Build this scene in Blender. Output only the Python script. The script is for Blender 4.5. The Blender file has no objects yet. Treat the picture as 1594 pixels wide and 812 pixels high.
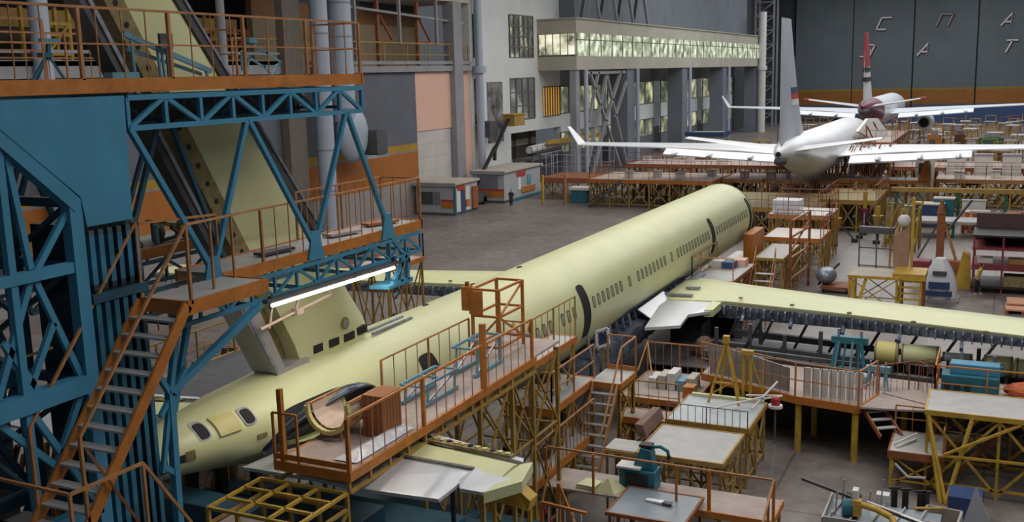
import bpy, math, random
from mathutils import Vector, Matrix
random.seed(7)
S = bpy.context.scene
COL = S.collection

# ------------------------------------------------------------------ camera
cam_d = bpy.data.cameras.new('camera')
cam = bpy.data.objects.new('camera', cam_d)
COL.objects.link(cam)
cam_d.sensor_width = 36.0
cam_d.lens = 36.0 * 1600.0 / 1594.0
cam_d.clip_end = 2000
cx = Vector((0.90317312, 0.42850317, -0.02575542))
cy = Vector((-0.05374557, 0.17239908, 0.98355985))
cz = Vector((0.42589872, -0.88694058, 0.17873636))
mw = Matrix.Identity(4)
for i in range(3):
    mw[i][0] = cx[i]; mw[i][1] = cy[i]; mw[i][2] = cz[i]
mw[2][3] = 13.0
cam.matrix_world = mw
S.camera = cam

# ------------------------------------------------------------------ world, lights, exposure
S.view_settings.view_transform = 'Standard'
S.view_settings.look = 'None'
S.view_settings.gamma = 1.0
S.view_settings.use_curve_mapping = False
S.view_settings.exposure = 0.0
w = bpy.data.worlds.new('hall_ambient'); S.world = w
w.use_nodes = True
bg = w.node_tree.nodes['Background']
bg.inputs[0].default_value = (0.80, 0.90, 1.0, 1)
bg.inputs[1].default_value = 0.10

def area(name, loc, sx, sy, power, col=(1, 1, 1), aim=None):
    d = bpy.data.lights.new(name, 'AREA'); d.shape = 'RECTANGLE'; d.size = sx; d.size_y = sy
    d.energy = power; d.color = col
    o = bpy.data.objects.new(name, d); COL.objects.link(o); o.location = loc
    if aim is not None:
        o.rotation_euler = (Vector(aim) - Vector(loc)).to_track_quat('-Z', 'Y').to_euler()
    return o
# rows of roof lamps
area('roof_lights', (-24, 40, 30), 18, 40, 7400, (1, 0.97, 0.92))
area('roof_lights', (-14, 95, 30), 40, 50, 15500, (1, 0.97, 0.92))
area('roof_lights', (-14, 160, 32), 50, 50, 17500, (0.95, 0.98, 1))
area('roof_lights', (-12, 215, 34), 60, 40, 15500, (0.95, 0.98, 1))
area('roof_lights', (9, 26, 29), 20, 36, 6800, (1, 0.97, 0.93))

# ------------------------------------------------------------------ materials
def mat(name, col, rough=0.6, metal=0.0, var=0.12, scale=3.0, stain=None, stain_amt=0.0, emit=None, es=0.0, bump=0.0, detail=6, alpha=None):
    m = bpy.data.materials.new(name); m.use_nodes = True
    nt = m.node_tree; N = nt.nodes; L = nt.links
    b = N['Principled BSDF']
    b.inputs['Roughness'].default_value = rough; b.inputs['Metallic'].default_value = metal
    tc = N.new('ShaderNodeTexCoord'); no = N.new('ShaderNodeTexNoise')
    no.inputs['Scale'].default_value = scale; no.inputs['Detail'].default_value = detail
    L.new(tc.outputs['Object'], no.inputs['Vector'])
    r = N.new('ShaderNodeValToRGB')
    r.color_ramp.elements[0].position = 0.3; r.color_ramp.elements[1].position = 0.7
    r.color_ramp.elements[0].color = tuple(max(0, c * (1 - var)) for c in col) + (1,)
    r.color_ramp.elements[1].color = tuple(min(1, c * (1 + var)) for c in col) + (1,)
    L.new(no.outputs['Fac'], r.inputs['Fac'])
    out = r.outputs['Color']
    if stain:
        n2 = N.new('ShaderNodeTexNoise'); n2.inputs['Scale'].default_value = scale * 0.35; n2.inputs['Detail'].default_value = 8
        n2.inputs['Roughness'].default_value = 0.7
        L.new(tc.outputs['Object'], n2.inputs['Vector'])
        r2 = N.new('ShaderNodeValToRGB'); r2.color_ramp.elements[0].position = 0.48; r2.color_ramp.elements[1].position = 0.66
        r2.color_ramp.elements[1].color = (stain_amt,) * 3 + (1,)
        L.new(n2.outputs['Fac'], r2.inputs['Fac'])
        mx = N.new('ShaderNodeMixRGB'); L.new(r2.outputs['Color'], mx.inputs['Fac'])
        L.new(out, mx.inputs['Color1']); mx.inputs['Color2'].default_value = tuple(stain) + (1,)
        out = mx.outputs['Color']
    L.new(out, b.inputs['Base Color'])
    if emit:
        b.inputs['Emission Color'].default_value = tuple(emit) + (1,); b.inputs['Emission Strength'].default_value = es
    if bump:
        bp = N.new('ShaderNodeBump'); bp.inputs['Strength'].default_value = bump
        L.new(no.outputs['Fac'], bp.inputs['Height']); L.new(bp.outputs['Normal'], b.inputs['Normal'])
    return m

def stripes(name, axis, base, bands, rough=0.7, seam=None, seam_w=0.03, seam_dark=0.6, var=0.1, scale=0.4):
    """horizontal colour bands by world height (painted wall), optional vertical seams along an axis"""
    m = bpy.data.materials.new(name); m.use_nodes = True
    nt = m.node_tree; N = nt.nodes; L = nt.links
    b = N['Principled BSDF']; b.inputs['Roughness'].default_value = rough
    g = N.new('ShaderNodeNewGeometry'); sp = N.new('ShaderNodeSeparateXYZ'); L.new(g.outputs['Position'], sp.inputs[0])
    mr = N.new('ShaderNodeMapRange'); mr.inputs['From Min'].default_value = 0; mr.inputs['From Max'].default_value = 40
    L.new(sp.outputs['Z'], mr.inputs['Value'])
    r = N.new('ShaderNodeValToRGB'); r.color_ramp.interpolation = 'CONSTANT'
    els = r.color_ramp.elements
    els[0].position = 0; els[0].color = tuple(base) + (1,)
    els[1].position = bands[0][0] / 40; els[1].color = tuple(bands[0][1]) + (1,)
    for z, c in bands[1:]:
        e = els.new(z / 40); e.color = tuple(c) + (1,)
    L.new(mr.outputs['Result'], r.inputs['Fac'])
    no = N.new('ShaderNodeTexNoise'); no.inputs['Scale'].default_value = scale; no.inputs['Detail'].default_value = 8
    L.new(g.outputs['Position'], no.inputs['Vector'])
    r2 = N.new('ShaderNodeValToRGB'); r2.color_ramp.elements[0].position = 0.3; r2.color_ramp.elements[1].position = 0.7
    r2.color_ramp.elements[0].color = (1 - 2 * var,) * 3 + (1,); r2.color_ramp.elements[1].color = (1, 1, 1, 1)
    L.new(no.outputs['Fac'], r2.inputs['Fac'])
    mx = N.new('ShaderNodeMixRGB'); mx.blend_type = 'MULTIPLY'; mx.inputs['Fac'].default_value = 1
    L.new(r.outputs['Color'], mx.inputs['Color1']); L.new(r2.outputs['Color'], mx.inputs['Color2'])
    out = mx.outputs['Color']
    if seam:
        md = N.new('ShaderNodeMath'); md.operation = 'PINGPONG'; md.inputs[1].default_value = seam / 2
        L.new(sp.outputs[axis], md.inputs[0])
        lt = N.new('ShaderNodeMath'); lt.operation = 'LESS_THAN'; lt.inputs[1].default_value = seam_w
        L.new(md.outputs[0], lt.inputs[0])
        m2 = N.new('ShaderNodeMixRGB'); m2.blend_type = 'MULTIPLY'; L.new(lt.outputs[0], m2.inputs['Fac'])
        L.new(out, m2.inputs['Color1']); m2.inputs['Color2'].default_value = (seam_dark,) * 3 + (1,)
        out = m2.outputs['Color']
    L.new(out, b.inputs['Base Color'])
    return m

PRIMER = mat('primer_yellow_green', (0.60, 0.615, 0.35), 0.42, 0, 0.05, 0.8, (0.66, 0.60, 0.26), 0.35)
PRIMER2 = mat('primer_yellow', (0.60, 0.53, 0.20), 0.5, 0, 0.08, 1.5, (0.45, 0.36, 0.10), 0.3)
OLIVE = mat('spar_olive', (0.22, 0.17, 0.07), 0.7, 0.0, 0.3, 5)
ORANGE = mat('orange_paint', (0.47, 0.165, 0.025), 0.55, 0, 0.15, 4, (0.18, 0.06, 0.02), 0.4)
ORANGE2 = mat('faded_orange_paint', (0.42, 0.19, 0.07), 0.6, 0, 0.2, 4, (0.2, 0.08, 0.03), 0.4)
RUST = mat('rust_brown_paint', (0.26, 0.085, 0.03), 0.7, 0, 0.25, 4)
YELLOW = mat('yellow_paint', (0.50, 0.31, 0.035), 0.55, 0, 0.15, 4, (0.22, 0.12, 0.03), 0.4)
OCHRE = mat('ochre_paint', (0.36, 0.22, 0.05), 0.6, 0, 0.2, 4, (0.15, 0.08, 0.02), 0.4)
BLUE = mat('blue_paint', (0.055, 0.245, 0.39), 0.5, 0, 0.1, 1.2, (0.03, 0.14, 0.21), 0.3)
BLUE_L = mat('light_blue_paint', (0.13, 0.29, 0.38), 0.5, 0, 0.15, 3, (0.2, 0.3, 0.33), 0.3)
BLUE_D = mat('dark_blue_paint', (0.02, 0.08, 0.125), 0.55, 0, 0.2, 2)
TEAL = mat('teal_paint', (0.02, 0.14, 0.19), 0.5, 0, 0.15, 3)
GREY = mat('steel_deck_grey', (0.34, 0.33, 0.33), 0.5, 0.1, 0.12, 2, (0.24, 0.21, 0.19), 0.4)
GREY_W = mat('pale_deck_sheet', (0.40, 0.395, 0.39), 0.5, 0.0, 0.1, 2, (0.3, 0.27, 0.24), 0.4)
GREY_B = mat('bluish_tabletop', (0.22, 0.26, 0.30), 0.4, 0.1, 0.08, 2)
GREY_D = mat('dark_grey_steel', (0.10, 0.10, 0.11), 0.5, 0.3, 0.2, 3)
PLY = mat('dusty_deck_board', (0.40, 0.33, 0.30), 0.8, 0, 0.12, 2, (0.25, 0.18, 0.15), 0.4)
SILVER = mat('bare_aluminium', (0.62, 0.64, 0.68), 0.32, 0.35, 0.05, 1.5)
SILVER_D = mat('dull_aluminium', (0.30, 0.32, 0.38), 0.4, 0.5, 0.25, 6)
STRUCT = mat('blue_grey_structure', (0.085, 0.105, 0.15), 0.5, 0.2, 0.7, 7, (0.28, 0.32, 0.40), 0.6)
DARK = mat('dark_void', (0.012, 0.012, 0.014), 0.8, 0, 0.2, 2)
BLACK = mat('black_rubber', (0.02, 0.02, 0.022), 0.6, 0, 0.2, 2)
WHITE = mat('white_aircraft_paint', (0.72, 0.74, 0.78), 0.3, 0, 0.04, 0.5)
WHITE_D = mat('off_white_paint', (0.62, 0.60, 0.58), 0.6, 0, 0.08, 2)
BEIGE = mat('beige_plaster', (0.46, 0.42, 0.36), 0.8, 0, 0.1, 0.3)
WALLW = mat('white_plaster', (0.68, 0.71, 0.70), 0.8, 0, 0.06, 0.25, (0.42, 0.41, 0.38), 0.4)
WALLG = mat('grey_wall_panel', (0.15, 0.165, 0.20), 0.7, 0, 0.1, 0.3)
CONC = mat('grey_concrete', (0.27, 0.27, 0.29), 0.8, 0, 0.15, 0.5)
TAN = mat('tan_wall_board', (0.36, 0.26, 0.16), 0.8, 0, 0.15, 0.4)
PINK = mat('salmon_with_pink_light', (0.72, 0.45, 0.36), 0.8, 0, 0.05, 0.3)  # on the wall recess, its pinkish light is put into this colour
SHUT = mat('pale_shutter', (0.62, 0.58, 0.56), 0.6, 0, 0.05, 0.3)
MAROON = mat('maroon_paint', (0.20, 0.03, 0.06), 0.4, 0, 0.1, 1)
RED = mat('red_paint', (0.42, 0.04, 0.04), 0.45, 0, 0.1, 2)
RED_D = mat('dark_red_paint', (0.20, 0.03, 0.04), 0.6, 0, 0.2, 3)
NAVY = mat('navy_paint', (0.03, 0.06, 0.16), 0.5, 0, 0.1, 2)
GREEN = mat('green_paint', (0.03, 0.12, 0.06), 0.6, 0, 0.2, 3)
DUCT = mat('pale_blue_duct', (0.38, 0.43, 0.52), 0.5, 0.1, 0.06, 0.5)
WOOD = mat('brown_boards', (0.36, 0.14, 0.05), 0.7, 0, 0.2, 5)
PALLET = mat('pinkish_timber', (0.60, 0.30, 0.19), 0.8, 0, 0.1, 3)
GLASS = mat('dark_window_glass', (0.05, 0.06, 0.06), 0.15, 0, 0.3, 1)
LIT = mat('lit_office_window', (0.5, 0.5, 0.4), 0.3, 0, 0.1, 1, None, 0, (0.85, 0.95, 0.72), 0.9)
AMBER = mat('amber_lit_window', (0.5, 0.3, 0.05), 0.5, 0, 0.1, 1, None, 0, (1.0, 0.45, 0.05), 0.5)
TUBE = mat('fluorescent_tube', (1, 1, 1), 0.4, 0, 0, 1, None, 0, (1.0, 0.93, 0.84), 14)
SPOT = mat('hall_lamp_glow', (1, 1, 1), 0.4, 0, 0, 1, None, 0, (1.0, 0.85, 0.7), 6)
SKIN = mat('skin', (0.45, 0.28, 0.2), 0.6)
CLOTH_K = mat('dark_workwear', (0.03, 0.03, 0.035), 0.9)
CLOTH_Y = mat('yellow_work_vest', (0.55, 0.42, 0.08), 0.9)
HAIR = mat('dark_hair', (0.02, 0.015, 0.01), 0.9)

# office windows: glow varies from pane to pane
def lit_mat(name, cols, sc):
    m = bpy.data.materials.new(name); m.use_nodes = True
    N = m.node_tree.nodes; L = m.node_tree.links; b = N['Principled BSDF']
    g = N.new('ShaderNodeNewGeometry'); no = N.new('ShaderNodeTexNoise'); no.inputs['Scale'].default_value = sc; no.inputs['Detail'].default_value = 5
    L.new(g.outputs['Position'], no.inputs['Vector'])
    r = N.new('ShaderNodeValToRGB'); r.color_ramp.elements[0].position = 0.35; r.color_ramp.elements[1].position = 0.68
    r.color_ramp.elements[0].color = cols[0] + (1,); r.color_ramp.elements[1].color = cols[-1] + (1,)
    if len(cols) > 2:
        e = r.color_ramp.elements.new(0.52); e.color = cols[1] + (1,)
    L.new(no.outputs['Fac'], r.inputs['Fac'])
    L.new(r.outputs['Color'], b.inputs['Emission Color']); b.inputs['Emission Strength'].default_value = 1.0
    b.inputs['Base Color'].default_value = (0.1, 0.1, 0.1, 1); b.inputs['Roughness'].default_value = 0.2
    return m
LIT = lit_mat('bright_office_glow', [(0.10, 0.13, 0.08), (0.42, 0.47, 0.30), (0.95, 1.0, 0.8)], 0.8)
LIT2 = lit_mat('dim_office_glow', [(0.02, 0.03, 0.025), (0.14, 0.15, 0.08), (0.62, 0.60, 0.36)], 0.5)

# ------------------------------------------------------------------ mesh builder
class MB:
    def __init__(s):
        s.v = []; s.f = []
    def add(s, vs, fs):
        n = len(s.v); s.v += [Vector(p) for p in vs]; s.f += [[i + n for i in f] for f in fs]; return s
    def box(s, x0, x1, y0, y1, z0, z1):
        s.add([(x0, y0, z0), (x1, y0, z0), (x1, y1, z0), (x0, y1, z0), (x0, y0, z1), (x1, y0, z1), (x1, y1, z1), (x0, y1, z1)],
              [(0, 3, 2, 1), (4, 5, 6, 7), (0, 1, 5, 4), (1, 2, 6, 5), (2, 3, 7, 6), (3, 0, 4, 7)]); return s
    def bar(s, p, q, w=0.1, h=None):
        h = h or w; p = Vector(p); q = Vector(q); d = (q - p)
        if d.length < 1e-6: return s
        d.normalize(); u = Vector((0, 0, 1))
        if abs(d.z) > 0.95: u = Vector((0, 1, 0))
        a = d.cross(u).normalized(); b = a.cross(d).normalized()
        vs = [e + a * sx * w / 2 + b * sz * h / 2 for e in (p, q) for sx, sz in ((-1, -1), (1, -1), (1, 1), (-1, 1))]
        s.add(vs, [(0, 1, 2, 3), (7, 6, 5, 4), (0, 4, 5, 1), (1, 5, 6, 2), (2, 6, 7, 3), (3, 7, 4, 0)]); return s
    def tube(s, p, q, r, n=8, r2=None):
        r2 = r if r2 is None else r2; p = Vector(p); q = Vector(q); d = (q - p)
        if d.length < 1e-6: return s
        d.normalize(); u = Vector((0, 0, 1)) if abs(d.z) < 0.9 else Vector((0, 1, 0))
        a = d.cross(u).normalized(); b = a.cross(d).normalized(); vs = []
        for e, rr in ((p, r), (q, r2)):
            for i in range(n):
                t = 2 * math.pi * i / n; vs.append(e + a * rr * math.cos(t) + b * rr * math.sin(t))
        s.add(vs, [tuple(range(n - 1, -1, -1)), tuple(range(n, 2 * n))] + [(i, (i + 1) % n, n + (i + 1) % n, n + i) for i in range(n)]); return s
    def path(s, pts, r, n=8):
        for a, b in zip(pts[:-1], pts[1:]): s.tube(a, b, r, n)
        return s
    def prism(s, pts, vec):
        vec = Vector(vec); n = len(pts); vs = [Vector(p) for p in pts] + [Vector(p) + vec for p in pts]
        s.add(vs, [tuple(range(n - 1, -1, -1)), tuple(range(n, 2 * n))] + [(i, (i + 1) % n, n + (i + 1) % n, n + i) for i in range(n)]); return s
    def loft(s, rings, cap0=True, cap1=True):
        n = len(rings[0]); vs = [p for r in rings for p in r]; fs = []
        for k in range(len(rings) - 1):
            for i in range(n):
                j = (i + 1) % n; fs.append((k * n + i, k * n + j, (k + 1) * n + j, (k + 1) * n + i))
        if cap0: fs.append(tuple(range(n - 1, -1, -1)))
        if cap1: m = (len(rings) - 1) * n; fs.append(tuple(range(m, m + n)))
        s.add(vs, fs); return s
    def ball(s, c, rx, ry=None, rz=None, n=12, m=8):
        ry = ry or rx; rz = rz or rx; rings = []
        for k in range(1, m):
            t = math.pi * k / m
            rings.append([(c[0] + rx * math.sin(t) * math.cos(2 * math.pi * i / n), c[1] + ry * math.sin(t) * math.sin(2 * math.pi * i / n), c[2] - rz * math.cos(t)) for i in range(n)])
        return s.loft(rings)
    def build(s, name, m, parent=None, smooth=False, bevel=0):
        off = parent.location if parent is not None and parent.parent is None else (parent.location + parent.parent.location if parent is not None else Vector((0, 0, 0)))
        me = bpy.data.meshes.new(name); me.from_pydata([tuple(v - off) for v in s.v], [], s.f)
        me.materials.append(m); me.validate(); me.update()
        if smooth:
            me.polygons.foreach_set('use_smooth', [True] * len(me.polygons))
            try: me.set_sharp_from_angle(angle=math.radians(50))
            except Exception: pass
        o = bpy.data.objects.new(name, me); COL.objects.link(o)
        if parent is not None: o.parent = parent
        if bevel:
            md = o.modifiers.new('bevel', 'BEVEL'); md.width = bevel; md.segments = 2; md.limit_method = 'ANGLE'
        return o

def thing(name, label, cat, loc, group=None):
    o = bpy.data.objects.new(name, None); COL.objects.link(o); o.location = loc
    o.empty_display_size = 0.3
    o['label'] = label; o['category'] = cat
    if group: o['group'] = group
    return o
def tag(o, label, cat, group=None, kind=None):
    o['label'] = label; o['category'] = cat
    if group: o['group'] = group
    if kind: o['kind'] = kind
    return o
def struct(name, mb, m, parent=None, smooth=False):
    o = mb.build(name, m, parent, smooth)
    if parent is None: o['kind'] = 'structure'
    return o
def box(t, name, m, x0, x1, y0, y1, z0, z1, bevel=0): return MB().box(x0, x1, y0, y1, z0, z1).build(name, m, t, bevel=bevel)
def bar(t, name, m, p, q, w=0.1, h=None): return MB().bar(p, q, w, h).build(name, m, t)
def tube(t, name, m, p, q, r, n=8): return MB().tube(p, q, r, n).build(name, m, t, True)
def copy_tree(o, parent=None):
    c = o.copy(); COL.objects.link(c)
    if parent is not None: c.parent = parent
    for ch in [x for x in bpy.data.objects if x.parent == o]: copy_tree(ch, c)
    return c

def lerp(a, b, t): return Vector(a).lerp(Vector(b), t)
def rail(t, pts, h, m, post=1.5, bal=0.0, mid=True, r=0.022, m2=None, pw=0.045):
    """handrail with posts, mid rail and balusters over a deck-edge polyline"""
    m2 = m2 or m; up = Vector((0, 0, h)); mb = MB()
    for a, b in zip(pts[:-1], pts[1:]): mb.bar(Vector(a) + up, Vector(b) + up, r * 2, r * 2)
    mb.build('handrail', m, t)
    if mid:
        mb = MB()
        for a, b in zip(pts[:-1], pts[1:]): mb.bar(Vector(a) + up * 0.5, Vector(b) + up * 0.5, r * 1.4)
        mb.build('mid_rail', m, t)
    done = []
    for a, b in zip(pts[:-1], pts[1:]):
        a = Vector(a); b = Vector(b); L = (b - a).length; n = max(1, round(L / post))
        for i in range(n + 1):
            p = a.lerp(b, i / n)
            if any((p - q).length < 0.05 for q in done): continue
            done.append(p); bar(t, 'post', m, p, p + up, pw, pw)
        if bal:
            k = max(1, round(L / bal))
            for i in range(1, k):
                p = a.lerp(b, i / k)
                if any((p - q).length < bal * 0.4 for q in done): continue
                bar(t, 'baluster', m2, p, p + up, 0.018, 0.018)

def legs(t, xs, ys, z0, z1, m, w=0.1, brace=True, bm=None, bw=0.05, bands=()):
    bm = bm or m
    for x in xs:
        for y in ys: bar(t, 'leg', m, (x, y, z0), (x, y, z1), w, w)
    if brace:
        for x in (xs[0], xs[-1]):
            for a, b in zip(ys[:-1], ys[1:]):
                bar(t, 'brace', bm, (x, a, z0 + 0.15), (x, b, z1 - 0.1), bw); bar(t, 'brace', bm, (x, b, z0 + 0.15), (x, a, z1 - 0.1), bw)
                bar(t, 'tie_bar', bm, (x, a, z0 + 0.3), (x, b, z0 + 0.3), bw)
        for y in (ys[0], ys[-1]):
            for a, b in zip(xs[:-1], xs[1:]):
                bar(t, 'brace', bm, (a, y, z0 + 0.15), (b, y, z1 - 0.1), bw); bar(t, 'brace', bm, (b, y, z0 + 0.15), (a, y, z1 - 0.1), bw)
                bar(t, 'tie_bar', bm, (a, y, z0 + 0.3), (b, y, z0 + 0.3), bw)
def spread(a, b, gap):
    n = max(1, round(abs(b - a) / gap)); return [a + (b - a) * i / n for i in range(n + 1)]
def platform(name, label, cat, x0, x1, y0, y1, z, fm, dm, lm=None, beam=0.2, gap=2.0, z0=0.0, rails=(), rm=None, rh=1.1, bal=0.0, brace=True, lw=0.09, group=None, post=1.5, bw=0.05, mid=True):
    t = thing(name, label, cat, ((x0 + x1) / 2, (y0 + y1) / 2, z0), group)
    box(t, 'deck', dm, x0 + 0.02, x1 - 0.02, y0 + 0.02, y1 - 0.02, z - 0.05, z)
    for a, b, c, d in ((x0 - .04, x1 + .04, y0 - .04, y0 + .02), (x0 - .04, x1 + .04, y1 - .02, y1 + .04), (x0 - .04, x0 + .02, y0 + .02, y1 - .02), (x1 - .02, x1 + .04, y0 + .02, y1 - .02)):
        box(t, 'edge_beam', fm, a, b, c, d, z - beam, z + 0.015)
    i = 0.06
    legs(t, spread(x0 + i, x1 - i, gap), spread(y0 + i, y1 - i, gap), z0, z - 0.055, lm or fm, lw, brace, None, bw)
    C = {'n': ((x0, y1, z), (x1, y1, z)), 's': ((x0, y0, z), (x1, y0, z)), 'w': ((x0, y0, z), (x0, y1, z)), 'e': ((x1, y0, z), (x1, y1, z))}
    for r in rails:
        rail(t, C[r], rh, rm or fm, post, bal, mid)
    return t
def flight(t, a, b, wv, n, sm, tm, rails=(), rm=None, rh=1.0, sw=0.2, td=0.22):
    """a=top centre, b=bottom centre, wv=half width vector"""
    a = Vector(a); b = Vector(b); wv = Vector(wv); d = (b - a); hd = Vector((d.x, d.y, 0)).normalized()
    for s in (-1, 1): bar(t, 'stringer', sm, a + wv * s, b + wv * s, 0.05, sw)
    for i in range(1, n):
        c = a.lerp(b, i / n); mb = MB()
        mb.prism([c - wv - hd * td / 2, c + wv - hd * td / 2, c + wv + hd * td / 2, c - wv + hd * td / 2], (0, 0, 0.035))
        mb.build('tread', tm, t)
    for s in rails:
        u = Vector((0, 0, rh)); bar(t, 'handrail', rm or sm, a + wv * s + u, b + wv * s + u, 0.045)
        for k in (0.02, 0.5, 0.98):
            p = a.lerp(b, k) + wv * s; bar(t, 'post', rm or sm, p, p + u, 0.04)
def truss(t, A, B, dz, n, m, cw=0.09, dw=0.06, vert=True, start=0):
    """flat truss from A to B (top chord), bottom chord dz below"""
    A = Vector(A); B = Vector(B); u = Vector((0, 0, -dz))
    bar(t, 'chord', m, A, B, cw); bar(t, 'chord', m, A + u, B + u, cw)
    for i in range(n):
        p = A.lerp(B, i / n); q = A.lerp(B, (i + 1) / n)
        if (i + start) % 2: bar(t, 'diagonal', m, p, q + u, dw)
        else: bar(t, 'diagonal', m, p + u, q, dw)
    if vert:
        for i in range(n + 1):
            p = A.lerp(B, i / n); bar(t, 'upright', m, p, p + u, dw)

# ================================================================== SETTING
fl = bpy.data.materials.new('worn_concrete_floor'); fl.use_nodes = True
N = fl.node_tree.nodes; L = fl.node_tree.links; b = N['Principled BSDF']
g = N.new('ShaderNodeNewGeometry')
n1 = N.new('ShaderNodeTexNoise'); n1.inputs['Scale'].default_value = 0.13; n1.inputs['Detail'].default_value = 9; n1.inputs['Roughness'].default_value = 0.65
n2 = N.new('ShaderNodeTexNoise'); n2.inputs['Scale'].default_value = 1.3; n2.inputs['Detail'].default_value = 8; n2.inputs['Roughness'].default_value = 0.7
L.new(g.outputs['Position'], n1.inputs['Vector']); L.new(g.outputs['Position'], n2.inputs['Vector'])
r1 = N.new('ShaderNodeValToRGB'); r1.color_ramp.elements[0].position = 0.32; r1.color_ramp.elements[1].position = 0.68
r1.color_ramp.elements[0].color = (0.150, 0.130, 0.122, 1); r1.color_ramp.elements[1].color = (0.265, 0.238, 0.228, 1)
L.new(n1.outputs['Fac'], r1.inputs['Fac'])
r2 = N.new('ShaderNodeValToRGB'); r2.color_ramp.elements[0].position = 0.3; r2.color_ramp.elements[1].position = 0.7
r2.color_ramp.elements[0].color = (0.66, 0.63, 0.61, 1); r2.color_ramp.elements[1].color = (1.2, 1.19, 1.17, 1)
L.new(n2.outputs['Fac'], r2.inputs['Fac'])
mx = N.new('ShaderNodeMixRGB'); mx.blend_type = 'MULTIPLY'; mx.inputs['Fac'].default_value = 1
L.new(r1.outputs['Color'], mx.inputs['Color1']); L.new(r2.outputs['Color'], mx.inputs['Color2'])
br = N.new('ShaderNodeTexBrick'); br.inputs['Scale'].default_value = 0.17; br.offset = 0
br.inputs['Color1'].default_value = (1, 1, 1, 1); br.inputs['Color2'].default_value = (0.93, 0.93, 0.93, 1); br.inputs['Mortar'].default_value = (0.6, 0.58, 0.56, 1)
br.inputs['Mortar Size'].default_value = 0.008; br.inputs['Brick Width'].default_value = 1; br.inputs['Row Height'].default_value = 1
L.new(g.outputs['Position'], br.inputs['Vector'])
mx2 = N.new('ShaderNodeMixRGB'); mx2.blend_type = 'MULTIPLY'; mx2.inputs['Fac'].default_value = 1
L.new(mx.outputs['Color'], mx2.inputs['Color1']); L.new(br.outputs['Color'], mx2.inputs['Color2'])
L.new(mx2.outputs['Color'], b.inputs['Base Color']); b.inputs['Roughness'].default_value = 0.42
struct('floor', MB().box(-75, 70, -30, 262, -0.3, 0), fl)

STR = stripes('grey_wall_with_orange_band', 1, (0.33, 0.30, 0.30), [(3.05, (0.40, 0.13, 0.02)), (5.9, (0.25, 0.24, 0.24)), (6.05, (0.40, 0.24, 0.02)), (6.62, (0.125, 0.137, 0.17))], 0.7, 1.55, 0.02, 0.8)
struct('wall_left', MB().box(-52, -51, -20, 85.9, 0, 13.4), STR)
struct('trim_1', MB().box(-58, -50.6, -20, 97, 13.45, 14.0).box(-50.9, -50.6, -20, 97, 14.15, 14.45), CONC)
struct('trim_2', MB().box(-58, -50.8, 86, 97.2, 20.3, 21.4), BEIGE)
struct('wall_left', MB().box(-57.6, -57, 70, 97, 14.0, 26), stripes('brown_and_tan_boards', 1, (0.40, 0.30, 0.19), [(18.0, (0.27, 0.13, 0.06)), (19.6, (0.06, 0.075, 0.08))], 0.8, 3.1, 0.04, 0.8))
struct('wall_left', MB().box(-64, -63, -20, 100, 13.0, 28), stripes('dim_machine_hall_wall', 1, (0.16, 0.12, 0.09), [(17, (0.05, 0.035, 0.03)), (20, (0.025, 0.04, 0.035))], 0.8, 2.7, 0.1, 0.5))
struct('ceiling', MB().box(-64, -51.2, -20, 69.5, 21.5, 22), GREY_D)
struct('wall_left', MB().box(-52, -51, 85.9, 92.8, 7.8, 13.4), PINK)
struct('door_1', MB().box(-51.9, -51.1, 85.95, 92.7, 0, 7.8), stripes('pale_roller_shutter', 2, (0.60, 0.56, 0.54), [(7.7, (0.4, 0.38, 0.37))], 0.6, 1.3, 0.03, 0.8))
struct('trim_3', MB().box(-51.6, -50.4, 92.8, 94.6, 0, 20.3), CONC)
struct('wall_left', MB().box(-52, -51.2, 94.6, 97.4, 0, 13.4), PINK)
for i, (y0, y1, z0, z1) in enumerate([(97.4, 98.1, 0, 26), (98.1, 99.8, 0, 7.9), (98.1, 99.8, 12.6, 14.8), (98.1, 99.8, 19.3, 26), (99.8, 106.8, 0, 26), (106.8, 113.7, 12.55, 14.8), (106.8, 113.7, 19.6, 26),
                                      (106.8, 121.6, 6.3, 7.72), (113.7, 116, 7.72, 26), (116, 121.6, 11.4, 26)]):
    struct('wall_left', MB().box(-52, -51, y0, y1, z0, z1), WALLW)
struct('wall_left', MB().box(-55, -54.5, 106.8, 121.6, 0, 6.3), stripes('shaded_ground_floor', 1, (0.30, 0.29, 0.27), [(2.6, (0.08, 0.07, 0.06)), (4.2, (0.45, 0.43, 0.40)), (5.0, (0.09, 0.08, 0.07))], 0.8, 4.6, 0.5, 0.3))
def window(n, y0, y1, z0, z1, cols, rows, glass, frame=None, x=-51.12):
    f = MB(); fw = 0.14
    for i in range(cols + 1): y = y0 + (y1 - y0) * i / cols; f.box(x + 0.0, x + 0.16, y - fw / 2, y + fw / 2, z0, z1)
    for k in range(rows + 1): z = z0 + (z1 - z0) * k / rows; f.box(x + 0.01, x + 0.14, y0, y1, z - fw / 2, z + fw / 2)
    o = struct('window_%d' % n, f, frame or CONC); e = MB().box(x - 0.1, x - 0.02, y0, y1, z0, z1).build('glass', glass, o)
    return o
FR = mat('weathered_window_frame', (0.16, 0.15, 0.14), 0.7)
window(1, 107.2, 113.6, 14.85, 19.6, 5, 4, lit_mat('gallery_seen_through', [(0.015, 0.02, 0.02), (0.05, 0.06, 0.045), (0.5, 0.45, 0.28)], 0.6), FR)
window(2, 106.9, 113.7, 7.75, 12.5, 4, 3, lit_mat('grey_panes', [(0.03, 0.035, 0.03), (0.07, 0.075, 0.07), (0.28, 0.28, 0.27)], 0.35), FR)
window(3, 98.15, 99.75, 14.85, 19.25, 1, 1, GLASS, GLASS)
window(4, 98.15, 99.75, 7.95, 12.55, 1, 2, GLASS, GLASS)
window(5, 116.1, 121.5, 7.75, 11.35, 7, 1, AMBER, FR)

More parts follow.
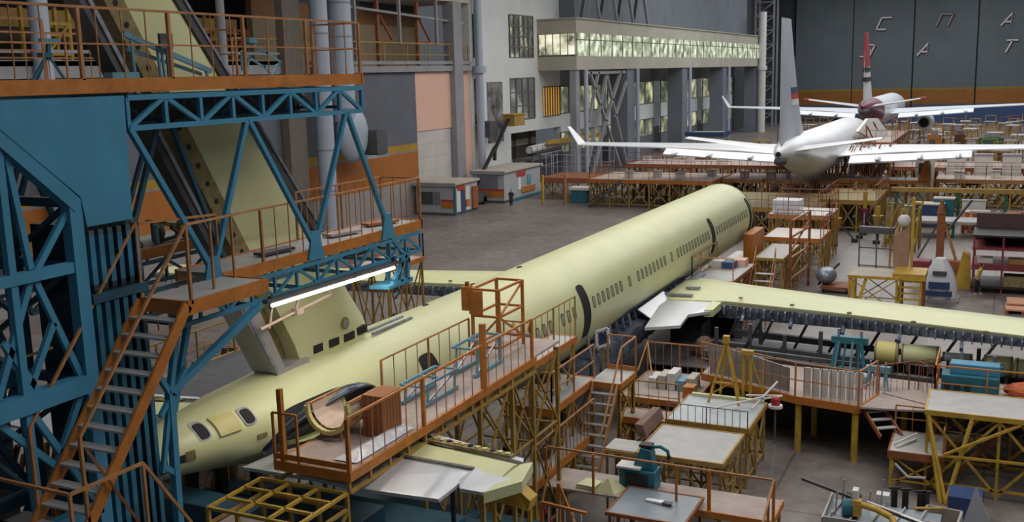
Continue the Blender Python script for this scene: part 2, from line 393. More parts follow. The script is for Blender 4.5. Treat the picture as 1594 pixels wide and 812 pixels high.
# the office gallery hung on the left wall
GY0, GY1 = 114.8, 216.7
FASC = mat('beige_gallery_fascia', (0.42, 0.39, 0.32), 0.8, 0, 0.08, 0.3, (0.32, 0.29, 0.24), 0.4)
struct('trim_4', MB().box(-51, -46, GY0, GY1, 13.3, 14.9), FASC)
struct('trim_5', MB().box(-51, -46, GY0, GY1, 17.6, 19.2).box(-51, -45.8, GY0 - 0.2, GY1, 19.2, 19.35), FASC)
struct('trim_6', MB().box(-51.2, -50.9, GY0, GY1, 14.9, 17.6), WALLG)
o = struct('window_6', MB().box(-46.16, -46.06, GY0 + 0.1, GY1, 14.9, 17.6), LIT)
f = MB()
for i in range(26): y = GY0 + 0.2 + i * (GY1 - GY0 - 0.4) / 25; f.box(-46.08, -45.98, y - 0.12, y + 0.12, 14.9, 17.6)
f.box(-46.08, -45.98, GY0, GY1, 16.75, 16.87)
f.build('window_frame', mat('gallery_mullions', (0.20, 0.22, 0.17), 0.6), o)
o = struct('window_7', MB().box(-50.8, -46.1, GY0 + 0.02, GY0 + 0.1, 15.1, 17.5), lit_mat('gallery_end_glow', [(0.05, 0.05, 0.03), (0.75, 0.72, 0.5), (1.0, 1.0, 0.85)], 0.7))
f = MB()
for i in range(6): x = -50.9 + i * 0.95; f.box(x - 0.05, x + 0.05, GY0 - 0.04, GY0 + 0.03, 14.9, 17.6)
f.build('window_frame', FR, o)
struct('wall_left', MB().box(-52, -48.9, 121.6, 216, 19.2, 28), stripes('grey_sheet_wall', 1, (0.17, 0.19, 0.225), [(30, (0.17, 0.19, 0.225))], 0.6, 3.4, 0.05, 0.7))
struct('wall_left', MB().box(-52, -51.3, 121.6, GY1, 11.3, 13.3), CONC)
for y0, y1, a in [(121.6, 136.5, 1), (139, 160, 1), (164, 186, 1), (190, 213, 1)]:
    struct('wall_left', MB().box(-52, -51, y0, y1, 5.5, 7.9), WALLW)
    window(8, y0, y1, 7.9, 11.3, 5, 1, LIT2, FR); window(9, y0, y1, 2.9, 5.5, 5, 1, LIT2, FR)
    struct('wall_left', MB().box(-52, -51, y0, y1, 0, 2.9), WALLG)
for y in (115.6, 135.0, 161.3, 187.2, 214.6):
    struct('trim_7', MB().box(-48.6 if y > 116 else -47, -46.2, y - 1.5 if y > 116 else y - 0.6, y + 1.5 if y > 116 else y + 0.6, 0, 13.3), CONC if y < 116 else WALLG)
    t = tag(MB().tube((-45.9, y + 1.9, 0), (-45.9, y + 1.9, 13.3), 0.28, 10).build('downpipe', DUCT, None, True), {115.6: 'grey downpipe nearest the white wall, beside the leftmost column under the gallery', 135.0: 'grey downpipe right of the steel bracing under the lit gallery', 161.3: 'grey downpipe under the middle of the lit gallery between two white spandrels', 187.2: 'grey downpipe under the gallery behind the white aircraft kiosk', 214.6: 'grey downpipe at the far right end of the lit gallery'}[y], 'pipe')
for q in (127.5,):
    t = thing('steel_bracing', 'grey steel V-shaped bracing standing under the left end of the lit gallery', 'bracing', (-46.4, 126, 0))
    for a, b in [((120, 13), (125.5, 6.8)), ((125.5, 6.8), (131.5, 13)), ((118.5, 1), (126, 12.6)), ((126, 12.6), (133.5, 0.6)), ((123, 13), (119.5, 7)), ((129, 7), (134, 12)), ((125.5, 6.8), (121, 0.4)), ((125.5, 6.8), (131, 0.4)), ((118, 12.9), (133, 12.9))]:
        bar(t, 'brace', CONC, (-46.4, a[0], a[1]), (-46.4, b[0], b[1]), 0.35)
t = thing('steel_bracing', 'dark diagonal steel bracing standing on the roof of the lit gallery', 'bracing', (-47, 128, 19.35))
for i in range(4):
    y = 119 + i * 6.5; bar(t, 'brace', GREY_D, (-47, y, 19.4), (-47, y + 3.2, 26), 0.4); bar(t, 'brace', CONC, (-47, y + 6.4, 19.4), (-47, y + 3.2, 26), 0.35)

# far hangar doors
BW = stripes('far_hangar_door_sheet', 0, (0.05, 0.055, 0.065), [(0.5, (0.10, 0.115, 0.15)), (3.9, (0.36, 0.13, 0.015)), (6.9, (0.30, 0.21, 0.03)), (7.4, (0.14, 0.17, 0.19))], 0.6, 2.2, 0.035, 0.75, 0.14, 0.09)
struct('wall_back', MB().box(-60, 70, 256.5, 258, 0, 40), GREY_D)
for i, x in enumerate((-46.15, -33.0, -19.7, -6.4, 6.9, 20.2, 33.5)):
    struct('door_%d' % (i + 2), MB().box(x + 0.15, x + 13.1, 255, 256, 0, 38), BW)
struct('trim_8', MB().box(-51.5, -46.3, 250, 256.5, 0, 40), mat('dark_corner_wall', (0.035, 0.04, 0.055), 0.7, 0, 0.3, 0.5))
struct('wall_left', MB().box(-56, -51.5, 216.7, 256, 0, 40), GREY_D)
t = thing('lattice_mast', 'tall dark grey lattice mast in the far corner beside the hangar doors', 'mast', (-52, 235, 0))
for x, y in ((-50.6, 232), (-46.6, 232), (-50.6, 236), (-46.6, 236)): bar(t, 'upright', CONC, (x, y, 0), (x, y, 34), 0.35)
for k in range(11):
    z = k * 3
    bar(t, 'diagonal', CONC, (-50.6, 232, z), (-46.6, 232, z + 3), 0.2); bar(t, 'diagonal', GREY_D, (-46.6, 232, z), (-50.6, 232, z + 3), 0.2)
    bar(t, 'tie_bar', CONC, (-50.6, 232, z), (-46.6, 232, z), 0.2)
t = thing('white_column', 'white painted round column at the far end of the lit gallery', 'column', (-45.2, 214, 0))
tube(t, 'shaft', WHITE_D, (-45.2, 214, 0), (-45.2, 214, 24), 0.75, 16)
tube(t, 'collar', WHITE_D, (-45.2, 214, 12.5), (-45.2, 214, 13.3), 1.0, 16)

# raised letters on the far doors (slanted strokes)
def letter(x, z, strokes, label, w=2.5, h=2.6, sh=1.1, m=None, th=0.36):
    t = thing('wall_letter', label, 'letter', (x, 254.8, z))
    def P(a, b, d): return (x + a * w + b * sh, d, z + b * h)
    mb = MB(); mk = MB()
    for (a, b, c, d) in strokes:
        mk.bar(P(a + .05, b - .03, 254.93), P(c + .05, d - .03, 254.93), 0.08, th + 0.36); mb.bar(P(a, b, 254.8), P(c, d, 254.8), 0.12, th)
    mb.build('face', m or LETM, t); mk.build('dark_outline', BLACK, t)  # wider dark outline behind the letter face
LETM = mat('pinkish_white_letter', (0.75, 0.64, 0.65), 0.6)
LETM2 = mat('faded_brown_letter', (0.34, 0.24, 0.22), 0.6)
CY_S = [(0.9, 1, 0.05, 1), (0, 1, 0, 0), (0, 0, 0.85, 0)]
CY_P = [(0, 0, 0, 1), (0, 1, 1, 1), (1, 1, 1, 0)]
CY_A = [(0, 0, 0.55, 1), (0.55, 1, 1, 0), (0.25, 0.3, 0.85, 0.3)]
CY_Z = [(0, 1, 0.95, 1), (0.95, 1, 0.9, 0), (0.35, 0.5, 0.9, 0.5), (0, 0, 0.9, 0)]
CY_T = [(0, 1, 1, 1), (0.5, 1, 0.5, 0)]
letter(-27.9, 20.9, CY_S, 'slanted letter С, leftmost of the upper row on the far hangar doors')
letter(-15.2, 21.1, CY_P, 'slanted brownish letter П in the upper row on the far hangar doors', 2.4, m=LETM2)
letter(-2.0, 20.7, CY_A, 'slanted letter А at the right of the upper row on the far doors', 2.0)
letter(-31.3, 14.9, CY_Z, 'slanted letter З behind the red tail fin on the far doors', 2.3)
letter(-18.9, 14.8, CY_A, 'slanted letter А in the middle of the lower row on the far doors', 2.1)
letter(-1.9, 14.9, CY_T, 'slanted letter Т at the right of the lower row on the far doors', 2.3, sh=1.3)

# steel columns and ducts in front of the left wall
for y, r, x, lab in ((42.9, 0.55, -50.2, 'pale round column at the far left of the photo behind the upper deck railing'), (49.0, 0.32, -50.4, 'thin pale column, second from the far left behind the upper deck'), (51.6, 0.28, -50.4, 'thin grey column left of the yellow fin behind the upper deck'),
                     (58.5, 0.3, -50.4, 'thin bluish column right of the yellow fin behind the upper deck')):
    tag(MB().tube((x, y, 13.9 if y > 45 else 0), (x, y, 26), r, 14).build('steel_column', DUCT if y < 45 else CONC, None, True), lab, 'column')
tag(MB().box(-50.9, -50.2, 65.2, 67.4, 0, 26).build('steel_column', mat('dark_brown_column', (0.14, 0.12, 0.10), 0.8), None), 'square brown column beside the pale ventilation ducts', 'column')  # plain dark brown column colour
t = thing('ventilation_duct', 'pale blue round duct running down the wall beside the brown column, left of its pair', 'duct', (-49.6, 69, 0))
tube(t, 'pipe', DUCT, (-49.6, 69.0, 0.4), (-49.6, 69.0, 26), 0.72, 20)
for z in (4, 7.3, 10.5, 16.5, 19.2): tube(t, 'joint_band', CONC, (-49.6, 69.0, z), (-49.6, 69.0, z + 0.12), 0.76, 20)
t = thing('ventilation_duct', 'wider pale blue duct with a bulging elbow and fan box, right of its pair', 'duct', (-49.6, 72, 0))
tube(t, 'pipe', DUCT, (-49.6, 71.9, 9.5), (-49.6, 71.9, 26), 0.95, 20)
MB().ball((-49.4, 72.6, 8.4), 1.0, 1.9, 2.4, 20, 12).build('elbow', DUCT, t, True)
for z in (10.5, 16.3, 19.0, 13.2): tube(t, 'joint_band', CONC, (-49.6, 71.9, z), (-49.6, 71.9, z + 0.12), 0.99, 20)
box(t, 'fan_box', GREY_D, -49.2, -47.9, 74.0, 75.6, 6.6, 8.6)
box(t, 'bracket', CONC, -49.4, -48, 72.5, 76, 6.3, 6.55)
tag(MB().tube((-50.3, 98.0, 0), (-50.3, 98.0, 26), 0.42, 12).tube((-50.3, 98.0, 13.2), (-50.3, 98.0, 13.9), 0.75, 12).build('wall_pipe', DUCT, None, True), 'tall pale blue pipe down the left edge of the white wall', 'pipe')
# mezzanine railing and frames
t = thing('mezzanine_railing', 'brown railing along the edge of the left wall mezzanine below the tan boards', 'railing', (-50.8, 80, 14.0))
rail(t, [(-50.8, 60, 14.0), (-50.8, 96.5, 14.0)], 2.1, OCHRE, 4.2, 1.1, True, 0.05, RUST, 0.1)
for i, (y, lab) in enumerate(((76, 'grey post hanging over the mezzanine, left of three'), (83.3, 'grey post hanging over the mezzanine, middle of three'), (90.2, 'grey post hanging over the mezzanine, right of three'))):
    tag(MB().bar((-50.9, y, 14.3 if i == 0 else 16), (-50.9, y, 20.3), 0.28).build('hanging_post', CONC, None), lab, 'post')
tag(MB().bar((-51, 70, 19.2), (-51, 96, 18.3), 0.2).build('guide_rail', CONC, None), 'thin grey sloping rail running over the mezzanine', 'rail')
for y, lab in ((80.5, 'brown bracket frame hanging over the mezzanine, left of the pair'), (87.5, 'brown bracket frame hanging over the mezzanine, right of the pair')):
    t = thing('bracket_frame', lab, 'frame', (-51.5, y, 14))
    bar(t, 'upright', RUST, (-51.5, y, 14), (-51.5, y, 20), 0.3); bar(t, 'arm', RUST, (-51.5, y, 16.3), (-51.5, y + 2.4, 16.3), 0.16)
    bar(t, 'diagonal', RUST, (-51.5, y, 19), (-51.5, y + 2.4, 16.4), 0.16)
# machine hall behind the upper deck
t = thing('crane_beam', 'long dark yellow crane beam in the dim hall behind the upper deck', 'beam', (-58, 50, 16.5))
box(t, 'girder', OCHRE, -58.4, -57.8, 30, 69, 16.9, 18.0); box(t, 'flange', OCHRE, -58.6, -57.6, 30, 69, 16.8, 16.9)
for i, y in enumerate((39.5, 46.5, 53, 60.5, 64)):
    t = thing('production_machine', ['yellow machine in the dim hall behind the left pale column', 'yellow machine in the dim hall between the two thin columns', 'rusty machine in the dim hall directly behind the yellow fin', 'yellow machine in the dim hall right of the fin', 'orange machine in the dim hall beside the ducts'][i], 'machine', (-56, y, 14))
    m = (OCHRE, YELLOW, RUST, OCHRE, RUST)[i]
    for dx in (0, 1.2):
        for dy in (0, 2.6): bar(t, 'upright', m, (-56 + dx, y + dy, 14), (-56 + dx, y + dy, 17 + (i % 2)), 0.22)
    for z in (15, 16.2, 16.9): bar(t, 'tie_bar', m, (-54.8, y, z), (-54.8, y + 2.6, z), 0.2)
    bar(t, 'diagonal', m, (-54.8, y, 14.2), (-54.8, y + 2.6, 16.9), 0.15)
    box(t, 'cabinet', WOOD if i % 2 else TAN, -56, -55, y + 0.3, y + 1.9, 14.0, 15.3)
tag(MB().box(-55.3, -55.0, 55.7, 57.0, 17.9, 18.25).bar((-55.15, 56.3, 18.25), (-55.15, 56.3, 21.5), .06).build('hall_lamp', SPOT, None), 'small glowing lamp in the dim hall right of the yellow fin', 'lamp')
tag(MB().box(-50.9, -50.6, 30, 66, 14.0, 14.5).box(-50.9, -50.6, 30, 66, 14.9, 15.1).build('mezzanine_edge', CONC, None), 'grey horizontal edge beams of the dim hall floor', 'beam')

# ================================================================== AIRCRAFT
def interp(tab, y):
    if y <= tab[0][0]: return tab[0][1:]
    for a, b in zip(tab[:-1], tab[1:]):
        if y <= b[0]:
            t = (y - a[0]) / (b[0] - a[0]); t2 = t * t * (3 - 2 * t) * 0.3 + t * 0.7
            return tuple(a[i] + (b[i] - a[i]) * t2 for i in range(1, len(a)))
    return tab[-1][1:]
FX = -15.3
# y, top z, bottom z, half width
SEC = [(13.9, 5.62, 5.3, 0.14), (14.2, 5.85, 5.12, 0.38), (14.7, 6.0, 5.02, 0.56), (15.3, 6.08, 4.94, 0.72), (17, 6.24, 4.55, 1.08), (19, 6.29, 4.05, 1.36), (22, 6.25, 3.4, 1.66), (26, 6.18, 2.65, 1.88), (30, 6.15, 2.27, 1.95), (61.2, 6.15, 2.25, 1.95)]
def fus_pt(y, th, off=0.0):
    """th measured from +X toward up"""
    zt, zb, hw = interp(SEC, y); c = (zt + zb) / 2; h = (zt - zb) / 2
    return Vector((FX + (hw + off) * math.cos(th), y, c + (h + off) * math.sin(th)))
WPANE = mat('dim_cabin_view', (0.30, 0.30, 0.20), 0.5)
WFR = mat('dark_window_rim', (0.10, 0.09, 0.05), 0.6)
plane = thing('airliner_under_assembly', 'large unfinished airliner in yellow-green primer seen from its tail, nose section missing', 'airplane', (FX, 38, 0))
ys = [13.9, 14.2, 14.7, 15.3, 16, 17, 18, 19, 20.5, 22, 24, 26, 28, 30] + [30 + 31.2 * i / 20 for i in range(1, 21)]
NR = 64
rings = [[fus_pt(y, 2 * math.pi * i / NR) for i in range(NR)] for y in ys]
rings += [[fus_pt(61.2, 2 * math.pi * i / NR, -0.12) for i in range(NR)], [fus_pt(52, 2 * math.pi * i / NR, -0.12) for i in range(NR)]]
fus = MB().loft(rings, True, True).build('fuselage', PRIMER, plane, True)
MB().loft([[fus_pt(61.2, 2 * math.pi * i / NR, o) for i in range(NR)] for o in (0.0,)] + [[fus_pt(61.32, 2 * math.pi * i / NR, 0.02) for i in range(NR)]] + [[fus_pt(61.32, 2 * math.pi * i / NR, -0.12) for i in range(NR)]], False, False).build('joint_frame', OLIVE, plane, True)
def patch(name, m, y0, y1, z0, z1, off=0.012, side=1, parent=None, n=10, rnd=0.0, ny=6):
    """a thin panel that follows the fuselage skin"""
    def th_of(y, z):
        zt, zb, hw = interp(SEC, y); c = (zt + zb) / 2; h = (zt - zb) / 2
        return math.asin(max(-1, min(1, (z - c) / h)))
    vs = []; vi = []
    for i in range(n + 1):
        for j in range(ny + 1):
            u = -1 + 2 * i / n; v = -1 + 2 * j / ny
            if rnd: 
                k = 1 / max(1e-6, (abs(u) ** 4 + abs(v) ** 4) ** 0.25) if max(abs(u), abs(v)) > 0.99 else 1
                u *= 1 - rnd * (1 - k) if k < 1 else 1; v *= 1 - rnd * (1 - k) if k < 1 else 1
            z = (z0 + z1) / 2 + u * (z1 - z0) / 2; y = (y0 + y1) / 2 + v * (y1 - y0) / 2
            t = th_of(y, z)
            if side < 0: t = math.pi - t
            vs.append(fus_pt(y, t, off)); vi.append(fus_pt(y, t, off - 0.05))
    w = ny + 1; fs = [(i * w + j, i * w + j + 1, (i + 1) * w + j + 1, (i + 1) * w + j) for i in range(n) for j in range(ny)]
    edge = [(0, j) for j in range(ny)] + [(i, ny) for i in range(n)] + [(n, j) for j in range(ny, 0, -1)] + [(i, 0) for i in range(n, 0, -1)]
    ids = [i * w + j for i, j in edge]; k = len(vs)
    fs2 = [(ids[a], ids[(a + 1) % len(ids)], ids[(a + 1) % len(ids)] + k, ids[a] + k) for a in range(len(ids))]
    return MB().add(vs + vi, fs + fs2).build(name, m, parent or plane, True)
WZ = 4.62
wy = [29.2 + 0.53 * i for i in range(8) if i != 4] + [34.85 + 0.5 * i for i in range(7)] + [38.9] + [40.0 + 0.53 * i for i in range(8)] + [44.75] + [45.75 + 0.5 * i for i in range(12)] + [52.95 + 0.53 * i for i in range(14)]
for y in wy:
    o = patch('window_frame', WFR, y - 0.15, y + 0.15, WZ - 0.215, WZ + 0.215, 0.006, 1, None, 4, 1.0, 4)
    patch('window_opening', WPANE, y - 0.105, y + 0.105, WZ - 0.165, WZ + 0.165, 0.012, 1, o, 4, 1.0, 4)
for y, z0, z1, hw in ((34.05, 3.45, 5.38, 0.34), (52.15, 3.55, 5.35, 0.33), (60.75, 3.4, 5.4, 0.28), (23.25, 4.2, 5.6, 0.4)):
    o = patch('door_opening', DARK, y - hw, y + hw, z0, z1, 0.014, 1, None, 16, 0.6)
    patch('door_sill', SILVER_D, y - hw, y + hw, z0 - 0.06, z0 + 0.02, 0.03, 1, o, 3)
# small holes and hatches on the tail cone
for ya in (15.4, 16.55):
    o = patch('opening_rim', GREY_W, ya - .03, ya + .31, 5.70, 6.04, 0.010, 1, None, 6, 1.0)
    patch('inspection_opening', DARK, ya + .02, ya + .26, 5.74, 6.0, 0.03, 1, o, 6, 1.0)
patch('hatch_cover', PRIMER2, 15.85, 16.4, 5.68, 6.02, 0.05, 1, None, 6)
patch('inspection_opening', DARK, 14.42, 14.6, 5.3, 5.6, 0.012, 1, None, 4)
patch('inspection_opening', DARK, 14.78, 14.98, 5.42, 5.58, 0.012, 1, None, 4)
patch('vent_grille', OLIVE, 15.0, 15.2, 5.42, 5.62, 0.02, 1, None, 4)
patch('data_plate', OLIVE, 16.75, 17.0, 5.35, 5.45, 0.012, 1, None, 3)
for y, th in ((30.1, 1.9), (26.4, 1.75), (33, 1.7)):
    p = fus_pt(y, th, 0.01); MB().ball(tuple(p), 0.1, 0.16, 0.03, 8, 4).build('antenna_mount', DARK, plane)
# unpainted lower fuselage around the wing box
def belly(y0, y1, zt, name, m, off): 
    vs = []; n = 10; ny = 14
    for j in range(ny + 1):
        y = y0 + (y1 - y0) * j / ny; k = min(1, j / 5, (ny - j) / 4) ; z = 2.5 + (zt - 2.5) * k
        t1 = math.asin((z - 4.2) / 1.95); t0 = -math.pi / 2
        vs.append([fus_pt(y, t0 + (t1 - t0) * i / n, off) for i in range(n + 1)])
    m_ = MB(); w = n + 1
    m_.add([p for r in vs for p in r], [(j * w + i, j * w + i + 1, (j + 1) * w + i + 1, (j + 1) * w + i) for j in range(ny) for i in range(n)])
    return m_.build(name, m, plane, True)
belly(31.8, 52.0, 3.35, 'bare_belly_skin', STRUCT, 0.02)
for i in range(18):
    y = 34.6 + i * 0.8; zt = 3.25 - 0.02 * i
    p = fus_pt(y, math.asin((zt - 4.2) / 1.95), 0.02)
    bar(plane, 'belly_frame', STRUCT if i % 3 else SILVER_D, p, (p.x + 0.35, y - 0.15, 1.75), 0.07, 0.16)
MB().prism([(FX - 1.6, 33.5, 2.4), (FX + 1.7, 33.5, 2.4), (FX + 2.1, 36, 2.6), (FX + 2.3, 48, 2.9), (FX - 2.3, 48, 2.9), (FX - 2.1, 36, 2.6)], (0, 0, -0.75)).build('belly_keel', STRUCT, plane)
MB().prism([fus_pt(40.2, -0.55, 0.1), fus_pt(43.6, -0.5, 0.1), (FX + 2.35, 43.5, 2.9), (FX + 2.45, 40.1, 2.75)], (0.06, 0, 0.02)).build('fairing_panel', SILVER, plane)

# wings: u = distance out from the centre line
def wing(sgn, full=True):
    X = lambda u: FX + sgn * u
    LE = [(1.9, 48.6, 3.02), (5, 46.6, 3.2), (10, 43.6, 3.52), (16.3, 40.0, 3.98), (20.6, 37.5, 4.3)]
    TE = [(1.9, 43.0, 2.98), (4.6, 42.7, 3.12), (10, 40.6, 3.45), (16.3, 37.3, 3.95), (20.6, 35.5, 4.28)]
    rings = []
    for (u, yl, z), (_, yt, zt) in zip(LE, TE):
        th = 0.5 * (1 - u / 26); c = yl - yt
        rings.append([(X(u), yl, z - th * .45), (X(u), yl - c * .06, z + 0.02), (X(u), yl - c * .3, z + th * .16), (X(u), yl - c * .7, z + th * .12), (X(u), yt, z), (X(u), yt, z - 0.05),
                      (X(u), yt + c * .02, z - th * .75), (X(u), yl - c * .5, z - th * 1.05), (X(u), yl - c * .12, z - th * .9)])
    if sgn < 0: rings = [r[::-1] for r in rings]
    w = MB().loft(rings).build('wing', PRIMER, plane, True)
    # rear spar web with its ribs and brackets, flaps not fitted yet
    mb = MB()
    for (u0, y0, z0), (u1, y1, z1) in zip(TE[1:-1], TE[2:]):
        h0 = 0.74 * (1 - u0 / 30); h1 = 0.74 * (1 - u1 / 30)
        mb.prism([(X(u0), y0 - .03, z0 - .06), (X(u1), y1 - .03, z1 - .06), (X(u1), y1 - .03, z1 - h1), (X(u0), y0 - .03, z0 - h0)], (0, -0.08, 0))
    mb.build('rear_spar', STRUCT, w)
    for k in range(50):
        u = 4.9 + k * 0.305; 
        for (a, b) in zip(TE[:-1], TE[1:]):
            if a[0] <= u <= b[0]: t = (u - a[0]) / (b[0] - a[0]); y = a[1] + (b[1] - a[1]) * t; z = a[2] + (b[2] - a[2]) * t
        h = 0.6 * (1 - u / 30)
        m = (SILVER_D, STRUCT, GREY_D)[k % 3]
        MB().prism([(X(u), y - .1, z - .06), (X(u), y - .26, z - .1 - .05 * (k % 3)), (X(u), y - .3 + .08 * (k % 2), z - .42), (X(u), y - .1, z - h)], (0.05, 0, 0)).build('rib_bracket', m, w)
        if k % 7 == 3: bar(w, 'hinge_arm', STRUCT, (X(u), y - .1, z - .4), (X(u), y - .5, z - .62), 0.12, 0.16)
    for k in range(6):
        u = 5.5 + k * 2.4; tube(w, 'filler_cap', OLIVE, (X(u), 43.2 - (u - 5) * .57, 3.28 + (u - 5) * .066), (X(u), 43.2 - (u - 5) * .57, 3.34 + (u - 5) * .066), 0.09, 10)
    # inner trailing-edge panel, bare metal
    if sgn > 0:
        MB().prism([(X(1.95), 43.6, 3.02), (X(4.6), 42.72, 3.13), (X(4.62), 41.3, 3.05), (X(3.85), 40.6, 3.0), (X(4.0), 38.9, 2.95), (X(2.75), 38.2, 2.92)], (0, 0, -0.12)).build('inner_flap', SILVER, plane)
        MB().prism([(X(4.3), 42.72, 3.16), (X(4.75), 42.6, 3.17), (X(4.7), 41.35, 3.1), (X(4.35), 41.25, 3.09)], (0, 0, -0.3)).build('flap_end_rib', PRIMER, plane)
        bar(plane, 'hinge_arm', SILVER_D, (X(1.9), 43.55, 3.14), (X(3.25), 43.4, 3.2), 0.22, 0.1); bar(plane, 'hinge_arm', SILVER_D, (X(2.55), 44.9, 3.2), (X(3.2), 44.8, 3.25), 0.2, 0.1)
        MB().prism([(X(1.9), 49.3, 3.15), (X(2.35), 49.0, 3.12), (X(2.55), 43.8, 3.05), (X(1.9), 43.6, 3.05)], (0, 0, -0.1)).build('wing_root_strip', SILVER_D, plane)
    return w
wing(1); wing(-1)

# vertical fin
def fin_ring(z, yt, yl, th, x=FX):
    c = yl - yt
    return [(x, yl, z), (x + th * .5, yl - c * .12, z), (x + th, yl - c * .38, z), (x + th * .7, yt + c * .12, z), (x + th * .6, yt, z), (x - th * .6, yt, z), (x - th * .7, yt + c * .12, z), (x - th, yl - c * .38, z), (x - th * .5, yl - c * .12, z)]
FT = lambda z: 19.55 - (z - 6.3) * 0.575
FL = lambda z: 22.75 - (z - 6.4) * 0.785
MB().loft([fin_ring(6.1, FT(6.3), FL(6.3), 0.34), fin_ring(6.75, FT(6.75), FL(6.75), 0.33), fin_ring(17.5, FT(17.5), FL(17.5) + .2, 0.16)]).build('fin', PRIMER, plane, True)
for i, (ya, yb, hx) in enumerate(((19.95, 20.3, .28), (20.55, 20.95, .315), (21.15, 21.6, .345), (21.85, 22.3, .27))):
    MB().box(FX - hx, FX + hx, ya, yb, 6.36, 6.56).build('fin_base_cutout', DARK, plane)
MB().tube((FX + .2, 21.2, 6.85), (FX + .36, 21.2, 6.85), 0.16, 16).build('access_hole', OLIVE, plane)
MB().tube((FX + .3, 21.2, 6.85), (FX + .37, 21.2, 6.85), 0.12, 16).build('access_cover', GREY, plane)
def slab(name, m, a0, b0, a1, b1, z0, z1, xw, holes=False):
    return MB().prism([(FX - xw, a0, z0), (FX - xw, b0, z0), (FX - xw, b1, z1), (FX - xw, a1, z1)], (2 * xw, 0, 0)).build(name, m, plane)
s = slab('rear_spar', OLIVE, FT(8.2) - .45, FT(8.2) + .05, FT(17.5) - .45, FT(17.5) + .05, 8.2, 17.5, 0.22)
for k in range(22):
    z = 8.5 + k * 0.4; tube(s, 'hinge_hole', DARK, (FX + .19, FT(z) - .2, z), (FX + .235, FT(z) - .2, z), 0.06, 8)
slab('rudder_post', GREY_D, FT(8.2) - 1.05, FT(8.2) - .8, FT(17.5) - 1.0, FT(17.5) - .78, 8.2, 17.5, 0.2)
slab('rudder_post_flange', SILVER_D, FT(8.2) - .86, FT(8.2) - .76, FT(17.5) - .84, FT(17.5) - .74, 8.2, 17.5, 0.24)
slab('fin_leading_edge', GREY_D, FL(9.0) - .02, FL(9.0) + .26, FL(17.5) - .0, FL(17.5) + .24, 9.0, 17.5, 0.16)
slab('fin_leading_flange', SILVER_D, FL(9.0) + .2, FL(9.0) + .28, FL(17.5) + .2, FL(17.5) + .27, 9.0, 17.5, 0.2)
# rudder hinge bay: open grey channel aft of the fin root
b0 = 6.32
MB().prism([(FX + .32, 18.35, b0), (FX + .32, 18.75, b0), (FX + .32, 17.75, 8.3), (FX + .32, 17.2, 8.3)], (-0.64, 0, 0)).build('rudder_bay_wall', GREY, plane)
MB().prism([(FX + .36, 18.35, b0), (FX + .36, 18.45, b0), (FX + .36, 17.3, 8.4), (FX + .36, 17.2, 8.4)], (-0.72, 0, 0)).build('rudder_bay_flange', SILVER_D, plane)
MB().prism([(FX - .3, 18.7, b0), (FX - .3, 19.6, b0), (FX - .3, 18.45, 8.3), (FX - .3, 17.7, 8.3)], (0.1, 0, 0)).build('rudder_bay_back', OLIVE, plane)
MB().box(FX - .34, FX + .34, 18.4, 19.65, 6.22, 6.36).build('rudder_bay_floor', GREY, plane)
for z in (6.9, 7.5, 8.1): MB().box(FX - .25, FX + .1, FT(z) - .95, FT(z) - .55, z, z + .1).build('hinge_fitting', SILVER_D, plane)
for dx in (0.35, 0.05): MB().bar((FX + dx, 22.4, 6.28), (FX + dx - .1, 24.6, 6.22), 0.07, 0.06).build('dorsal_strip', SILVER_D, plane)

# horizontal stabilisers
def stab(sgn):
    X = lambda u: FX + sgn * u
    def pr(pts, h, name, m, par=None): return MB().prism([(X(u), y, z) for u, y, z in pts], (0, 0, h)).build(name, m, par or plane)
    rings = []
    for u, yl, yt, z, th in ((0.9, 20.4, 17.75, 4.85, .3), (4.3, 18.75, 17.45, 4.99, .22), (6.8, 17.7, 17.0, 5.27, .1)):
        c = yl - yt; rings.append([(X(u), yl, z), (X(u), yl - c * .25, z + th * .4), (X(u), yt, z + th * .1), (X(u), yt, z - th * .6), (X(u), yl - c * .3, z - th)])
    if sgn < 0: rings = [r[::-1] for r in rings]
    st = MB().loft(rings).build('stabilizer', PRIMER, plane, True)
    pr([(2.6, 19.75, 4.95), (6.8, 18.0, 5.29), (6.9, 17.78, 5.31), (2.6, 19.45, 5.0)], -0.12, 'leading_edge', WHITE, st)
    pr([(3.3, 19.15, 5.0), (6.6, 18.05, 5.29), (6.55, 17.9, 5.29), (3.3, 18.85, 5.0)], .05, 'open_nose_bay', OLIVE, st)
    for k in range(15):
        u = 3.5 + k * 0.21; y = 19.06 - (u - 3.4) * .325; z = 5.06 + (u - 3.4) * .087
        MB().tube((X(u), y - .05, z), (X(u), y - .05, z + .03), .06, 10).build('lightening_hole', PRIMER2 if k % 3 else DARK, st)
    pr([(4.1, 17.62, 5.06), (6.1, 17.18, 5.22), (5.95, 15.98, 5.08), (4.1, 16.12, 4.95), (2.9, 16.3, 4.9), (0.98, 16.25, 4.9), (1.32, 18.2, 4.93), (2.6, 17.9, 4.96)], -0.07, 'elevator', SILVER, plane)
    pr([(6.02, 17.35, 5.24), (6.4, 17.08, 5.26), (7.15, 16.85, 5.33), (6.75, 16.25, 5.24), (6.2, 16.36, 5.19), (5.98, 16.75, 5.18)], -0.07, 'outer_elevator', SILVER, plane)
    pr([(4.0, 17.72, 5.07), (6.05, 17.28, 5.235), (6.05, 17.18, 5.235), (4.0, 17.6, 5.07)], 0.03, 'hinge_gap', GREY_D, st)
    pr([(6.8, 16.2, 5.26), (7.35, 16.75, 5.36), (7.1, 17.8, 5.33), (6.9, 17.6, 5.32)], -0.22, 'tip_fairing', PRIMER, st)
    return st
stab(1); stab(-1)
patch('stabilizer_root_opening', DARK, 17.4, 19.9, 5.0, 5.75, 0.02, 1, None, 12, 0.9, 16)
